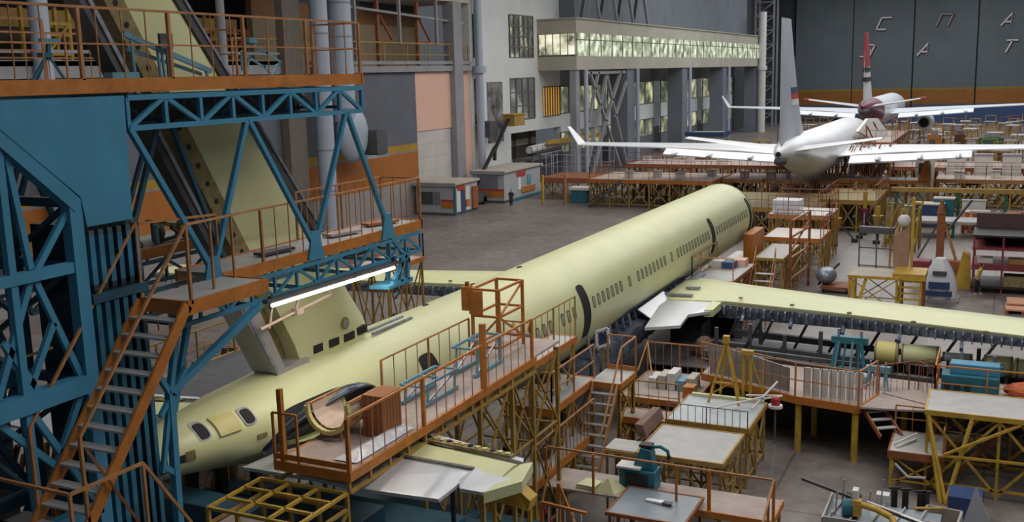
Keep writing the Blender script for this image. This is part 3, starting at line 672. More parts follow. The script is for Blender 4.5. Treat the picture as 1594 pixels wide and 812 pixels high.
patch('stabilizer_root_frame', OLIVE, 18.9, 20.1, 5.0, 5.5, 0.03, 1, None, 6, 0.5)

# ------------------------------------------------------------------ finished airliners further up the hall
def airliner(name, label, fx, ty, sc, dz, tailm, finstripes=None, engines=True, fin_hi=None, noseclip=None):
    t = thing(name, label, 'airplane', (fx, ty + 24, 0))
    T = [(0, 6.75, 6.35, .16), (0.4, 7.0, 6.1, .42), (2.2, 7.35, 5.75, .8), (6, 7.55, 4.9, 1.35), (11, 7.55, 3.8, 1.78), (16, 7.5, 3.45, 1.95), (38, 7.5, 3.4, 1.95), (42.5, 7.2, 3.5, 1.75), (45, 6.5, 3.95, 1.15), (46.2, 5.6, 4.6, .4)]
    def ring(y):
        zt, zb, hw = interp(T, y)
        return [(fx + hw * math.cos(2 * math.pi * i / 36), ty + y, dz + (zt + zb) / 2 + (zt - zb) / 2 * math.sin(2 * math.pi * i / 36)) for i in range(36)]
    yy = [0, .15, .4, 1, 2.2, 4, 6, 8.5, 11, 13.5, 16, 22, 30, 38, 40, 42.5, 44, 45, 45.7, 46.2]
    MB().loft([ring(y) for y in yy]).build('fuselage', WHITE, t, True)
    if tailm: MB().loft([[(p[0] * 1.0 + (p[0] - fx) * .012, p[1] - .01, p[2] + (.02 if p[2] > dz + 6 else -.02)) for p in ring(y)] for y in (0, .15, .4, 1, 2.2, 4, 6, 8.5, 10.5)]).build('tail_colour_band', tailm, t, True)
    MB().tube((fx, ty - .08, dz + 6.52), (fx, ty + .1, dz + 6.52), 0.2, 14).build('exhaust', DARK, t)
    MB().ball((fx, ty + 1.0, dz + 5.95), .5, 1.0, .42).build('tail_cone_underside', GREY_D, t, True)
    for sg in (-1, 1):
        X = lambda u: fx + sg * u
        R = []
        for u, yl, yt, z, th in ((1.5, 27.5, 17.5, 5.0, .9), (7, 23, 16.6, 5.5, .6), (14, 17.5, 13.8, 6.0, .35), (20.4, 12.5, 10.2, 6.45, .2)):
            c = yl - yt; R.append([(X(u), ty + yl, z + dz), (X(u), ty + yl - c * .25, z + dz + th * .5), (X(u), ty + yt, z + dz), (X(u), ty + yt, z + dz - .1), (X(u), ty + yl - c * .3, z + dz - th * .6)])
        if sg < 0: R = [r[::-1] for r in R]
        w = MB().loft(R).build('wing', WHITE, t, True)
        MB().prism([(X(3), ty + 17.2, dz + 4.95), (X(13), ty + 14, dz + 5.75), (X(13), ty + 12.9, dz + 5.3), (X(3), ty + 16, dz + 4.4)], (0, 0, .12)).build('flap', SILVER, w)
        for u in (5.5, 9, 12): MB().ball((X(u), ty + 15.8 - (u - 5.5) * .35, dz + 4.95 + (u - 5) * .07), .25, 1.4, .28, 10, 6).build('flap_fairing', WHITE, w, True)
        MB().prism([(X(20.3), ty + 12.3, dz + 6.4), (X(20.3), ty + 10.3, dz + 6.4), (X(21.1), ty + 9.7, dz + 8.1), (X(21.1), ty + 10.4, dz + 8.1)], (sg * .1, 0, 0)).build('winglet', WHITE if sg < 0 or not tailm else RED, w)
        R = []
        for u, yl, yt, z, th in ((.5, 6.4, 2.6, 6.55, .4), (7.3, 1.9, .2, 7.7, .16)):
            c = yl - yt; R.append([(X(u), ty + yl, z + dz), (X(u), ty + yl - c * .3, z + dz + th * .5), (X(u), ty + yt, z + dz), (X(u), ty + yl - c * .3, z + dz - th * .5)])
        if sg < 0: R = [r[::-1] for r in R]
        s = MB().loft(R).build('stabilizer', WHITE, t, True)
        if tailm: MB().box(X(7.35) - .3, X(7.35) + .3, ty + .1, ty + 1.9, z + dz - .1, z + dz + .12).build('tip', RED, s)
        if engines:
            e = MB().tube((X(6.2), ty + 21, dz + 3.5), (X(6.2), ty + 25.5, dz + 3.5), .95, 20, 1.2).build('engine', WHITE, t, True)
            MB().tube((X(6.2), ty + 20.8, dz + 3.5), (X(6.2), ty + 21.1, dz + 3.5), .7, 16).build('exhaust', DARK, e)
            MB().prism([(X(6.2), ty + 21, dz + 4.3), (X(6.2), ty + 25, dz + 4.4), (X(6.2), ty + 24, dz + 5.4), (X(6.2), ty + 19.5, dz + 5.4)], (.2, 0, 0)).build('pylon', WHITE, e)
        g = MB().tube((X(2.9), ty + 20, dz + 4.6), (X(2.9), ty + 20, .9), .2, 10).build('landing_gear', SILVER_D, t, True)
        for dx in (-.45, .45):
            for dy in (-.6, .6): MB().tube((X(2.9) + dx - .16, ty + 20 + dy, .55), (X(2.9) + dx + .16, ty + 20 + dy, .55), .55, 18).build('wheel', BLACK, g, True)
    # fin
    fz = fin_hi or 16.6
    R = []
    for k in range(7):
        q = k / 6; z = 7.2 + dz + (fz - dz - 7.2) * q; yt = .6 + (-0.15) * q; yl = 9.2 - 5.2 * q - (1.6 * (1 - q) ** 3 * -1); th = .24 * (1 - q) + .1
        R.append([(fx, ty + yl, z), (fx + th, ty + yl - (yl - yt) * .35, z), (fx + .05, ty + yt, z), (fx - .05, ty + yt, z), (fx - th, ty + yl - (yl - yt) * .35, z)])
    MB().loft(R).build('fin', finstripes[0] if finstripes else WHITE, t, True)
    if finstripes:
        for (q0, q1, m) in finstripes[1]:
            RR = []
            for q in (q0, q1):
                z = 7.2 + dz + (fz - dz - 7.2) * q; yt = .6 - .15 * q; yl = 9.2 - 5.2 * q + 1.6 * (1 - q) ** 3; th = .24 * (1 - q) + .115; a = yl - (yl - yt) * finstripes[2]
                RR.append([(fx, ty + yl + .02, z), (fx + th, ty + yl - (yl - yt) * .35, z), (fx + th * .9, ty + a, z), (fx - th * .9, ty + a, z), (fx - th, ty + yl - (yl - yt) * .35, z)])
            MB().loft(RR).build('fin_stripe', m, t, True)
    for k in range(3):
        pass
    g = MB().tube((fx, ty + 41, 3.8 + dz), (fx, ty + 41, .6), .14, 10).build('nose_gear', SILVER_D, t, True)
    for dx in (-.3, .3): MB().tube((fx + dx - .1, ty + 41, .4), (fx + dx + .1, ty + 41, .4), .4, 14).build('wheel', BLACK, g, True)
    return t
FINW = mat('pale_grey_fin_paint', (0.45, 0.48, 0.56), 0.35, 0, 0.06, 0.6)
REDF = mat('red_fin_paint', (0.45, 0.05, 0.06), 0.4)
airliner('airliner', 'white airliner with pale grey fin and small flag stripe, just beyond the primer fuselage', -15.3, 78.7, 1, 0, None, (FINW, [(.40, .45, NAVY), (.35, .40, RED), (.30, .35, WHITE)], .55), False)
airliner('airliner', 'far white airliner with maroon tail and red topped fin near the hangar doors', -17.0, 143, 1, 0.9, MAROON, (WHITE_D, [(.52, 1.0, REDF), (.44, .5, BLACK), (.3, .36, BLACK)], 1.0), True, 17.2)

# ================================================================== BLUE TAIL DOCK
FLUTE = stripes('fluted_blue_sheet', 1, (0.03, 0.11, 0.16), [(0.5, (0.035, 0.20, 0.31)), (9.55, (0.02, 0.05, 0.07)), (9.7, (0.045, 0.24, 0.38)), (10.6, (0.08, 0.13, 0.15))], 0.5, 0.2, 0.03, 0.3, 0.3, 1.8)
t = thing('blue_tower', 'massive blue steel tower with flat upper cladding and fluted column at the left edge', 'tower', (-14.3, 11, 0))
MB().prism([(-13.0, 8.2, 12.82), (-13.0, 12.62, 12.82), (-13.0, 12.56, 10.8), (-13.0, 11.62, 10.8), (-13.0, 11.55, 11.28), (-13.0, 10.2, 12.45), (-13.0, 8.2, 14.0 - 1.3)], (-0.08, 0, 0)).build('cladding', BLUE, t)
mb = MB().box(-14.3, -13.12, 11.62, 12.76, 0, 10.8)
for i in range(6): mb.box(-13.13, -13.03, 11.66 + i * .19, 11.76 + i * .19, 0, 9.55); mb.box(-13.13, -13.03, 11.66 + i * .19, 11.76 + i * .19, 9.75, 10.72)
mb.build('fluted_column', FLUTE, t)
box(t, 'column_band', BLUE_D, -13.2, -13.0, 11.6, 12.78, 9.55, 9.7)
for x, m in ((-13.12, BLUE), (-14.6, BLUE_D), (-16.4, BLUE_D)):
    bar(t, 'post', m, (x, 11.45, 0), (x, 11.45, 11.25), 0.2, 0.24)
    bar(t, 'post', m, (x, 10.24, 6), (x, 10.24, 12.4), 0.12, 0.12); bar(t, 'post', m, (x, 8.4, 0), (x, 8.4, 12.8), 0.2)
    bar(t, 'sloping_beam', m, (x, 10.1, 12.42), (x, 11.5, 11.15), 0.22, 0.22)
    bar(t, 'beam', m, (x, 8.4, 10.2), (x, 11.4, 10.2), 0.16, 0.17); bar(t, 'beam', m, (x, 8.4, 8.3), (x, 11.4, 8.3), 0.22, 0.3); bar(t, 'beam', m, (x, 8.4, 6.2), (x, 11.4, 6.2), 0.2, 0.2)
    for a, b in (((10.38, 12.1), (10.6, 10.3)), ((11.35, 11.05), (10.64, 10.2)), ((10.6, 10.2), (9.8, 8.5)), ((10.62, 10.2), (11.3, 8.45)), ((10.0, 9.3), (10.5, 8.4)), ((10.9, 9.4), (10.3, 8.4)), ((11.3, 8.2), (10.2, 6.3)), ((10.3, 8.2), (11.35, 6.3)), ((9.7, 8.2), (10.8, 7.0)), ((11.3, 6.1), (9.5, 3.0)), ((9.5, 6.1), (11.3, 3.0))):
        bar(t, 'diagonal', m, (x - .02, a[0], a[1]), (x - .02, b[0], b[1]), 0.08, 0.1)
for z in (12.6, 11.2, 10.2, 8.3, 6.2, 3):
    bar(t, 'cross_beam', BLUE_D, (-13.1, 11.45, z), (-16.4, 11.45, z), 0.14); bar(t, 'cross_beam', BLUE_D, (-13.1, 10.24, max(z, 6.2)), (-16.4, 10.24, max(z, 6.2)), 0.1)
    if z > 3: bar(t, 'cross_diagonal', BLUE_D, (-13.2, 11.5, z), (-16.4, 11.5, z - 2), 0.08); bar(t, 'cross_diagonal', BLUE_D, (-13.2, 10.3, z - 1.5), (-16.4, 10.3, z), 0.08)
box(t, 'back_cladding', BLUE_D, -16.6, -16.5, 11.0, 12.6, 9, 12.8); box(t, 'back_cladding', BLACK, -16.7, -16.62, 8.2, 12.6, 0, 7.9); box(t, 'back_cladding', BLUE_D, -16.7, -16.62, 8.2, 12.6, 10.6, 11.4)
# slender strut frame right of the column
for p, q, w_ in (((-12.98, 13.02, 7.65), (-12.98, 12.86, 0), .13), ((-12.98, 13.45, 9.2), (-12.98, 13.02, 7.65), .1), ((-12.98, 15.6, 8.7), (-12.98, 13.02, 7.65), .13), ((-12.98, 12.7, 8.2), (-12.98, 13.02, 7.65), .09),
                 ((-12.98, 12.75, 7.3), (-12.98, 13.45, 8.0), .08), ((-12.98, 13.02, 7.6), (-12.98, 12.7, 6.3), .08), ((-12.98, 12.72, 6.4), (-12.98, 12.97, 6.2), .1), ((-13.2, 14.0, 9.2), (-13.2, 13.3, 7.2), .1), ((-14.6, 13.02, 9), (-14.6, 13.02, 0), .13)):
    bar(t, 'strut', BLUE, p, q, w_)

# truss and strut frame carrying both decks
t = thing('dock_truss_frame', 'blue steel truss frame with slanting struts standing around the yellow-green tail fin', 'frame', (-15.5, 17, 8))
for x, m in ((-13.05, BLUE), (-14.25, BLUE_D), (-16.6, BLUE_D), (-18.6, BLUE_D)):
    if x > -15: truss(t, (x, 12.7, 12.78), (x, 19.6, 12.78), 0.5, 8, m, 0.09, 0.075)
    else: truss(t, (x, 12.7, 12.78), (x, 19.6, 12.78), 0.5, 8, m, 0.09, 0.06)
    y0 = 12.9
    truss(t, (x, 13.3, 9.18), (x, 21.9, 9.18), 0.44, 12, m, 0.075, 0.055)
    for a, b in ((12.72, 14.4), (15.65, 14.45), (15.7, 17.5), (18.95, 17.6), (19.0, 20.4)):
        if x in (-13.05, -18.6): bar(t, 'strut', m, (x, a, 12.28), (x, b, 9.6), 0.095, 0.095)
    for b in ((14.4, 17.55, 20.4) if x in (-13.05, -18.6) else ()):
        MB().prism([(x, b - .28, 9.25), (x, b + .28, 9.25), (x, b + .12, 9.85), (x, b - .12, 9.85)], (0.05, 0, 0)).build('gusset_plate', m, t)
for y in (13.6, 15.3, 17.0, 18.7, 20.3, 21.8):
    bar(t, 'cross_beam', BLUE_D, (-13.05, y, 8.75), (-14.25, y, 8.75), 0.07)
    if y < 19.6: bar(t, 'cross_beam', BLUE_D, (-13.05, y, 12.4), (-14.25, y, 12.4), 0.07); bar(t, 'cross_beam', BLUE_D, (-16.6, y, 12.4), (-18.6, y, 12.7), 0.07)
box(t, 'shade_web', BLACK, -14.3, -14.22, 12.8, 18.9, 12.32, 12.82)  # black panel added for the shaded deck underside behind the truss
for y in (19.55,): bar(t, 'end_beam', BLUE, (-13.05, y, 12.78), (-18.6, y, 12.78), 0.09)
for p, q in (((-14.25, 13.2, 9.2), (-14.25, 14.6, 12.3)), ((-14.25, 16.2, 9.2), (-14.25, 14.9, 12.3)), ((-18.6, 14, 9.2), (-18.6, 15.4, 12.3)), ((-16.6, 14.5, 9.2), (-16.6, 13.4, 12.3))): bar(t, 'rear_strut', BLUE_D, p, q, 0.09)
# bracket cluster hanging at the right end
for p, q in (((-13.05, 20.4, 9.4), (-13.05, 21.3, 8.55)), ((-13.05, 20.6, 8.2), (-13.05, 21.2, 8.75)), ((-13.05, 21.3, 8.9), (-13.05, 21.2, 8.0)), ((-13.05, 20.9, 8.1), (-13.05, 21.0, 8.8)), ((-13.05, 20.5, 8.15), (-13.05, 21.4, 8.1)), ((-13.6, 21.3, 9), (-13.6, 21.2, 8.1))):
    bar(t, 'hanging_bracket', BLUE, p, q, 0.09)
MB().prism([(-13.0, 20.3, 8.12), (-13.0, 21.4, 8.12), (-13.5, 21.5, 8.12), (-13.5, 20.2, 8.12)], (0, 0, -0.08)).build('bracket_tray', BLUE, t)

def deck_thing(name, label, boxes, z, edges, loc, dm=PLY, em=ORANGE, bh=0.23, under=None):
    t = thing(name, label, 'platform', loc)
    for x0, x1, y0, y1 in boxes: box(t, 'deck', dm, x0, x1, y0, y1, z - .06, z)
    for p, q in edges: bar(t, 'edge_beam', em, (p[0], p[1], z - bh / 2 + .02), (q[0], q[1], z - bh / 2 + .02), 0.06, bh)
    return t
t = deck_thing('upper_dock_deck', 'topmost orange-edged work deck with railings around the upper fin', [(-14.3, -13.08, 8, 19.6), (-20, -16.5, 8, 19.6), (-16.5, -14.3, 8, 12.6)], 13.08,
               [((-13.05, 8), (-13.05, 19.65)), ((-13.0, 19.63), (-20, 19.63)), ((-14.32, 12.6), (-14.32, 19.6)), ((-16.5, 12.6), (-16.5, 19.6)), ((-20, 8), (-20, 19.6))], (-16.5, 14, 13))
rail(t, [(-13.05, 8, 13.08), (-13.05, 19.6, 13.08), (-14.3, 19.6, 13.08)], 1.12, ORANGE2, 1.95, 0.52, True, 0.02, None, 0.06)
rail(t, [(-19.9, 8, 13.08), (-19.9, 19.6, 13.08), (-16.5, 19.6, 13.08)], 1.12, ORANGE2, 1.9, 0.6, True, 0.02)
rail(t, [(-14.35, 8, 13.08), (-14.35, 12.3, 13.08)], 1.0, ORANGE2, 1.2, 0.0, True, 0.02)
t = deck_thing('lower_dock_deck', 'lower orange-edged work deck crossing in front of the fin, strewn with boards', [(-14.2, -13.12, 14.7, 22.0), (-17.8, -16.7, 13, 22)], 9.46,
               [((-13.08, 14.7), (-13.08, 22.05)), ((-13.05, 22.03), (-14.2, 22.03)), ((-14.22, 14.7), (-14.22, 22.0)), ((-16.68, 13), (-16.68, 22))], (-14, 18, 9.4), GREY)
rail(t, [(-13.08, 15.9, 9.48), (-13.08, 22.0, 9.48)], 1.05, ORANGE2, 6.1, 0.43, False, 0.018, ORANGE2, 0.05)
rail(t, [(-14.2, 18.5, 9.48), (-14.2, 22.0, 9.48), (-13.1, 22.0, 9.48)], 1.05, ORANGE2, 1.5, 0.4, False, 0.018)
for i, (y, l) in enumerate(((16.4, 'grey board lying on the lower dock deck in front of the fin'), (18.9, 'thin board lying on the lower dock deck near its blue strut'), (20.6, 'board lying near the right end of the lower dock deck'))):
    tag(MB().bar((-13.6 - .1 * i, y, 9.52), (-13.5, y + .9, 9.52), 0.3, 0.06).build('loose_board', (GREY_D, PLY, WOOD)[i], None), l, 'board')

# stair and landing
t = thing('access_stair', 'steep orange stair with grey treads climbing beside the blue tower', 'stairs', (-12.5, 11, 6))
box(t, 'landing_deck', GREY_W, -13.05, -12.03, 12.62, 14.62, 9.38, 9.44)
for p, q in (((-12.0, 12.6), (-12.0, 14.66)), ((-12.0, 14.64), (-13.05, 14.64)), ((-13.05, 12.62), (-12.0, 12.62))): bar(t, 'edge_beam', ORANGE, (p[0], p[1], 9.34), (q[0], q[1], 9.34), 0.05, 0.24)
flight(t, (-12.52, 12.6, 9.4), (-12.52, 9.7, 5.95), (0.52, 0, 0), 14, ORANGE, GREY_W, (), None, 1.0, 0.2, 0.2)
for s, y0 in ((-12.0, 12.7), (-13.05, 12.65)):
    bar(t, 'handrail', ORANGE2, (s, y0, 10.72), (s, 10.2, 7.93), 0.045)
    bar(t, 'post', ORANGE2, (s, y0, 9.4), (s, y0, 10.72), 0.05); bar(t, 'post', ORANGE2, (s, 10.2, 7.93), (s, 10.2, 6.45), 0.05)
bar(t, 'handrail', ORANGE2, (-12.0, 12.7, 10.72), (-12.7, 14.6, 10.6), 0.04); bar(t, 'handrail', ORANGE2, (-13.05, 12.65, 10.7), (-13.05, 14.6, 10.6), 0.04)
bar(t, 'handrail', ORANGE2, (-12.7, 14.6, 10.6), (-13.08, 15.9, 10.53), 0.04)
for p in ((-12.7, 14.6), (-13.05, 14.6), (-12.35, 13.65)): bar(t, 'post', ORANGE2, (p[0], p[1], 9.4), (p[0], p[1], 10.6), 0.04)
for k in range(4): bar(t, 'baluster', ORANGE2, (-12.2 - k * .25, 12.62, 9.42), (-12.2 - k * .25, 12.62, 8.9), 0.02)
t = thing('stair_landing', 'lower orange landing rail crossing in front of the steep stair at bottom left', 'landing', (-12.3, 9.8, 5.9))
box(t, 'deck', GREY_W, -14.4, -13.1, 9.0, 11.0, 6.0, 6.06); box(t, 'deck', GREY_W, -11.95, -11.5, 9.5, 11.0, 6.0, 6.06)
bar(t, 'edge_beam', ORANGE, (-14.4, 9.6, 5.95), (-13.1, 9.6, 5.95), .05, .2)
pts = [(-14.4, 9.72, 7.3), (-11.69, 9.66, 7.3), (-11.63, 10.99, 7.3), (-11.54, 11.9, 5.85)]
for a, b in zip(pts[:-1], pts[1:]): bar(t, 'handrail', ORANGE2, a, b, 0.045)
for p in pts[1:3]: bar(t, 'post', ORANGE2, p, (p[0], p[1], 6.0), 0.045)
bar(t, 'brace', RUST, (-12.0, 10.3, 7.7), (-11.75, 11.0, 6.2), 0.04); bar(t, 'handrail', ORANGE2, (-14.6, 9.2, 8.5), (-13.2, 10.9, 9.0), 0.035)

# lamp on the truss
t = thing('fluorescent_lamp', 'long glowing white tube lamp fixed below the blue lower truss', 'lamp', (-12.92, 18.1, 8.6))
tube(t, 'glowing_tube', TUBE, (-12.9, 15.85, 8.62), (-12.9, 20.4, 8.56), 0.034, 10)
bar(t, 'housing', GREY_D, (-12.95, 15.7, 8.72), (-12.95, 20.6, 8.66), 0.12, 0.08)
for y in (15.9, 20.5): bar(t, 'clip', GREY_D, (-12.95, y, 8.55), (-12.95, y, 8.8), 0.08)
ld = bpy.data.lights.new('lamp_light', 'AREA'); ld.shape = 'RECTANGLE'; ld.size = 0.12; ld.size_y = 4.5; ld.energy = 55; ld.color = (1, .9, .75)
lo = bpy.data.objects.new('lamp_light', ld); COL.objects.link(lo); lo.location = (-12.95, 18.1, 8.5)
t = thing('pipe_clamp', 'pale beige jointed clamp rod in front of the fin root', 'clamp', (-13.6, 17.2, 7.6))
P_ = mat('pale_rod', (0.55, 0.42, 0.34), 0.6)
tube(t, 'rod', P_, (-14.2, 17.0, 7.75), (-14.2, 19.6, 7.98), 0.035); tube(t, 'rod', P_, (-14.2, 17.3, 7.7), (-14.2, 17.5, 8.35), 0.03); tube(t, 'rod', P_, (-14.2, 18.2, 7.85), (-14.2, 18.5, 8.3), 0.03)
tube(t, 'rod', P_, (-14.2, 19.4, 8.35), (-14.2, 19.6, 7.98), 0.025); box(t, 'joint', P_, -14.28, -14.12, 18.2, 18.45, 7.8, 7.95); tube(t, 'rod', SILVER_D, (-14.25, 18.2, 7.78), (-14.25, 19.5, 7.98), 0.02)

# things standing on the top deck
t = thing('tripod_stand', 'teal jointed tripod stand on the upper deck at far left', 'stand', (-14.0, 11.4, 13.1))
for dy, dx in ((-.35, .1), (.25, .1), (.05, -.3)): bar(t, 'leg', TEAL, (-13.7 + dx, 11.75 + dy, 13.1), (-13.7, 11.8, 13.5), 0.035)
bar(t, 'column', TEAL, (-13.7, 11.8, 13.4), (-13.7, 11.85, 13.7), 0.06); box(t, 'head', BLUE_L, -13.75, -13.65, 11.7, 12.05, 13.66, 13.74); box(t, 'clamp', TEAL, -13.76, -13.64, 11.65, 11.85, 13.45, 13.52)
tag(MB().box(-13.5, -13.44, 14.0, 14.3, 13.6, 13.86).bar((-13.47, 14.15, 13.1), (-13.47, 14.15, 13.6), 0.03).build('control_box', GREY_D, None), 'dark grey control box on a thin pole in front of the yellow fin', 'box')
t = thing('spreader_beam', 'pale blue sloping beam resting on the upper deck against the fin', 'beam', (-13.6, 14.5, 13.1))
bar(t, 'beam', BLUE_L, (-13.6, 13.3, 13.85), (-13.6, 15.4, 13.2), 0.07, 0.09); bar(t, 'beam', BLUE_L, (-13.75, 13.5, 13.6), (-13.75, 15.3, 13.15), 0.05, 0.06)
for y, z in ((13.5, 13.75), (14.1, 13.6), (14.2, 13.55), (15.3, 13.2)): bar(t, 'leg', BLUE_L, (-13.6, y, 13.1), (-13.6, y - .03, z), 0.04)
box(t, 'foot', BLUE_L, -13.7, -13.5, 12.9, 13.5, 13.1, 13.2)
t = thing('lifting_frame', 'pale blue diamond-shaped lifting frame standing on the upper deck', 'frame', (-13.6, 16.8, 13.1))
q = [(16.3, 13.55), (16.6, 13.75), (17.55, 13.35), (17.3, 13.28), (16.95, 13.28)]
for a, b in zip(q, q[1:] + q[:1]): bar(t, 'bar', BLUE_L, (-13.6, a[0], a[1]), (-13.6, b[0], b[1]), 0.035)
for a, b in (((16.3, 13.55), (17.1, 13.55)), ((16.55, 13.5), (16.4, 13.1)), ((17.5, 13.33), (17.2, 13.1)), ((16.3, 13.5), (16.3, 13.2)), ((16.95, 13.3), (17.2, 13.1))): bar(t, 'leg', BLUE_L, (-13.6, a[0], a[1]), (-13.6, b[0], b[1]), 0.035)
box(t, 'head', BLUE_L, -13.66, -13.54, 16.5, 16.75, 13.74, 13.84)

# ================================================================== CATWALK BESIDE THE TAIL
t = thing('catwalk', 'long orange catwalk with railings running along the near side of the tail', 'platform', (-12, 20, 0))
box(t, 'deck', PLY, -12.85, -11.14, 15.62, 26.2, 5.44, 5.5)
for p, q in (((-12.88, 15.6), (-11.1, 15.6)), ((-11.1, 15.58), (-11.1, 24.4)), ((-12.88, 15.58), (-12.88, 26.2))): bar(t, 'edge_beam', ORANGE, (p[0], p[1], 5.4), (q[0], q[1], 5.4), 0.07, 0.2)
bar(t, 'toe_board', ORANGE, (-12.88, 15.6, 5.6), (-11.1, 15.6, 5.6), 0.03, 0.12)
for y0, y1 in ((15.6, 24.4),):
    bar(t, 'lower_chord', OCHRE, (-11.12, y0, 5.08), (-11.12, y1, 5.08), 0.07); bar(t, 'lower_chord', OCHRE, (-12.85, y0, 5.08), (-12.85, y1, 5.08), 0.07)
    for i in range(13):
        y = y0 + (y1 - y0) * i / 12; bar(t, 'upright', OCHRE, (-11.12, y, 5.08), (-11.12, y, 5.32), 0.06)
rail(t, [(-11.1, 15.6, 5.5), (-11.1, 24.2, 5.5)], 1.08, ORANGE, 2.85, 0.42, False, 0.022, ORANGE2, 0.075)
rail(t, [(-12.88, 15.6, 5.5), (-12.3, 15.6, 5.5)], 1.0, ORANGE, 0.6, 0, False, 0.02)
bar(t, 'corner_post', ORANGE, (-12.68, 15.62, 5.4), (-12.68, 15.62, 7.0), 0.1, 0.1)
rail(t, [(-12.88, 19.6, 5.5), (-12.88, 24.0, 5.5)], 1.0, ORANGE2, 2.2, 0.55, False, 0.018)
bar(t, 'tall_post', ORANGE, (-11.12, 21.4, 5.4), (-11.12, 21.4, 7.1), 0.13, 0.13)
for x in (-12.8, -11.15):
    for y in (21.2, 23.0, 24.3, 26.0): bar(t, 'leg', OCHRE, (x, y, 0), (x, y, 5.35), 0.1)
    for a, b, z0, z1 in ((21.2, 23.0, 3.2, 5.3), (23, 24.3, 3.2, 5.3), (24.3, 26, 3.2, 5.3), (21.2, 23, .4, 3.1), (23, 24.3, .4, 3.1), (24.3, 26, .4, 3.1)):
        bar(t, 'brace', OCHRE, (x, a, z0), (x, b, z1), 0.05); bar(t, 'brace', OCHRE, (x, b, z0), (x, a, z1), 0.05); bar(t, 'tie_bar', OCHRE, (x, a, z0), (x, b, z0), 0.05)
for y in (21.2, 23.0, 24.3, 26.0):
    bar(t, 'brace', OCHRE, (-12.8, y, .4), (-11.15, y, 3), 0.05); bar(t, 'brace', OCHRE, (-11.15, y, 3.2), (-12.8, y, 5.2), 0.05); bar(t, 'tie_bar', OCHRE, (-12.8, y, 3.1), (-11.15, y, 3.1), 0.05)

t = thing('yellow_grid_frame', 'open yellow tubular grid frame standing at the near end of the catwalk', 'frame', (-12.2, 15, 0))
X0, X1, Y0, Y1 = -13.2, -11.12, 13.95, 15.5
for z, m in ((5.1, YELLOW), (4.78, OCHRE)):
    for y in ((Y0, Y1) if z < 5 else (Y0, Y0 + .5, Y0 + 1.05, Y1)): bar(t, 'grid_bar', m, (X0, y, z), (X1, y, z), 0.06)
    for x in ((X0, X1) if z < 5 else (X0, X0 + .7, X0 + 1.4, X1)): bar(t, 'grid_bar', m, (x, Y0, z), (x, Y1, z), 0.06)
for x in (X0, X0 + .7, X0 + 1.4, X1):
    for y in (Y0, Y1): bar(t, 'leg', YELLOW if y == Y0 else OCHRE, (x, y, 0), (x, y, 5.1), 0.07)
for a, b in ((X0, X0 + .7), (X0 + 1.4, X1)): bar(t, 'brace', YELLOW, (a, Y0, 3.4), (b, Y0, 4.75), 0.05)
for a, b in ((4.75, 3.3), (3.3, 1.6)): bar(t, 'brace', OCHRE, (X1, Y0, b), (X1, Y1, a), 0.05)
box(t, 'shelf_board', PLY, X0 + .05, X1 - .05, Y0 + .05, Y0 + .6, 4.70, 4.74)

t = thing('dark_fairing_shell', 'large curved dark blue-grey fairing shell leaning against the fuselage above the tailplane', 'shell', (-13.2, 18, 5.6))
R = []
for k in range(11):
    q = k / 10; y = 16.25 + q * 3.7; ht = 0.12 + 0.75 * math.sin(math.pi * min(1, q * 1.0)) ** 0.8 ; ring = []
    for i in range(9):
        a = i / 8 * math.pi * 0.62; ring.append((-13.75 + 0.35 * q + 0.55 * (1 - math.cos(a)) * (ht / .8), y, 5.32 + 0.5 * q * .4 + ht * math.sin(a) * 0.95))
    R.append(ring)
vs = [p for r in R for p in r]; n = 9
fs = [(k * n + i, k * n + i + 1, (k + 1) * n + i + 1, (k + 1) * n + i) for k in range(10) for i in range(8)]
o = MB().add(vs, fs).build('shell_skin', mat('dark_composite', (0.035, 0.05, 0.075), 0.25, 0.1, 0.3, 2), t, True)
md = o.modifiers.new('thick', 'SOLIDIFY'); md.thickness = 0.04
bar(t, 'rim', GREY_D, (-13.7, 16.2, 5.3), (-12.95, 17.6, 5.3), 0.09, 0.06); bar(t, 'rim', GREY_D, (-12.95, 17.6, 5.3), (-12.8, 19.4, 5.55), 0.09, 0.06)
t = thing('yellow_cradle', 'curved yellow cradle basket in front of the dark fairing shell on the catwalk', 'cradle', (-12.6, 17.6, 5.5))
def arc(y, n=10, r=.52, x=-12.5, z=6.2, a0=math.pi * .98, a1=math.pi * 2.1): return [(x + r * math.cos(a0 + (a1 - a0) * i / n), y, z + r * math.sin(a0 + (a1 - a0) * i / n)) for i in range(n + 1)]
for y in (16.9, 17.5, 18.1):
    mb = MB(); q = arc(y)
    for a, b in zip(q[:-1], q[1:]): mb.bar(a, b, .1, .09)
    mb.build('curved_rib', PRIMER2, t)
q0 = arc(16.9); q1 = arc(18.1)
for k in (0, 2, 4, 7, 10): bar(t, 'rung', ORANGE2, q0[k], q1[k], 0.06)
L0 = arc(17.0, 10, .47); L1 = arc(18.0, 10, .47); L2 = arc(18.0, 10, .45); L3 = arc(17.0, 10, .45)
mb = MB()
for k in range(10): mb.add([L0[k], L0[k + 1], L1[k + 1], L1[k], L3[k], L3[k + 1], L2[k + 1], L2[k]], [(0, 1, 2, 3), (7, 6, 5, 4), (0, 4, 5, 1), (2, 6, 7, 3)])
mb.build('liner', P_, t, True)
for p in ((-12.75, 17.0), (-12.25, 17.0), (-12.75, 18.0), (-12.25, 18.0)): bar(t, 'leg', OCHRE, (p[0], p[1], 5.5), (p[0], p[1], 5.8), .05)
CORR = stripes('brown_corrugated', 0, (0.33, 0.12, 0.04), [(39, (0.33, 0.12, 0.04))], 0.7, 0.12, 0.02, 0.55)
t = thing('brown_cabinet', 'brown corrugated board cabinet standing on the catwalk deck', 'cabinet', (-12.0, 17.7, 5.5))
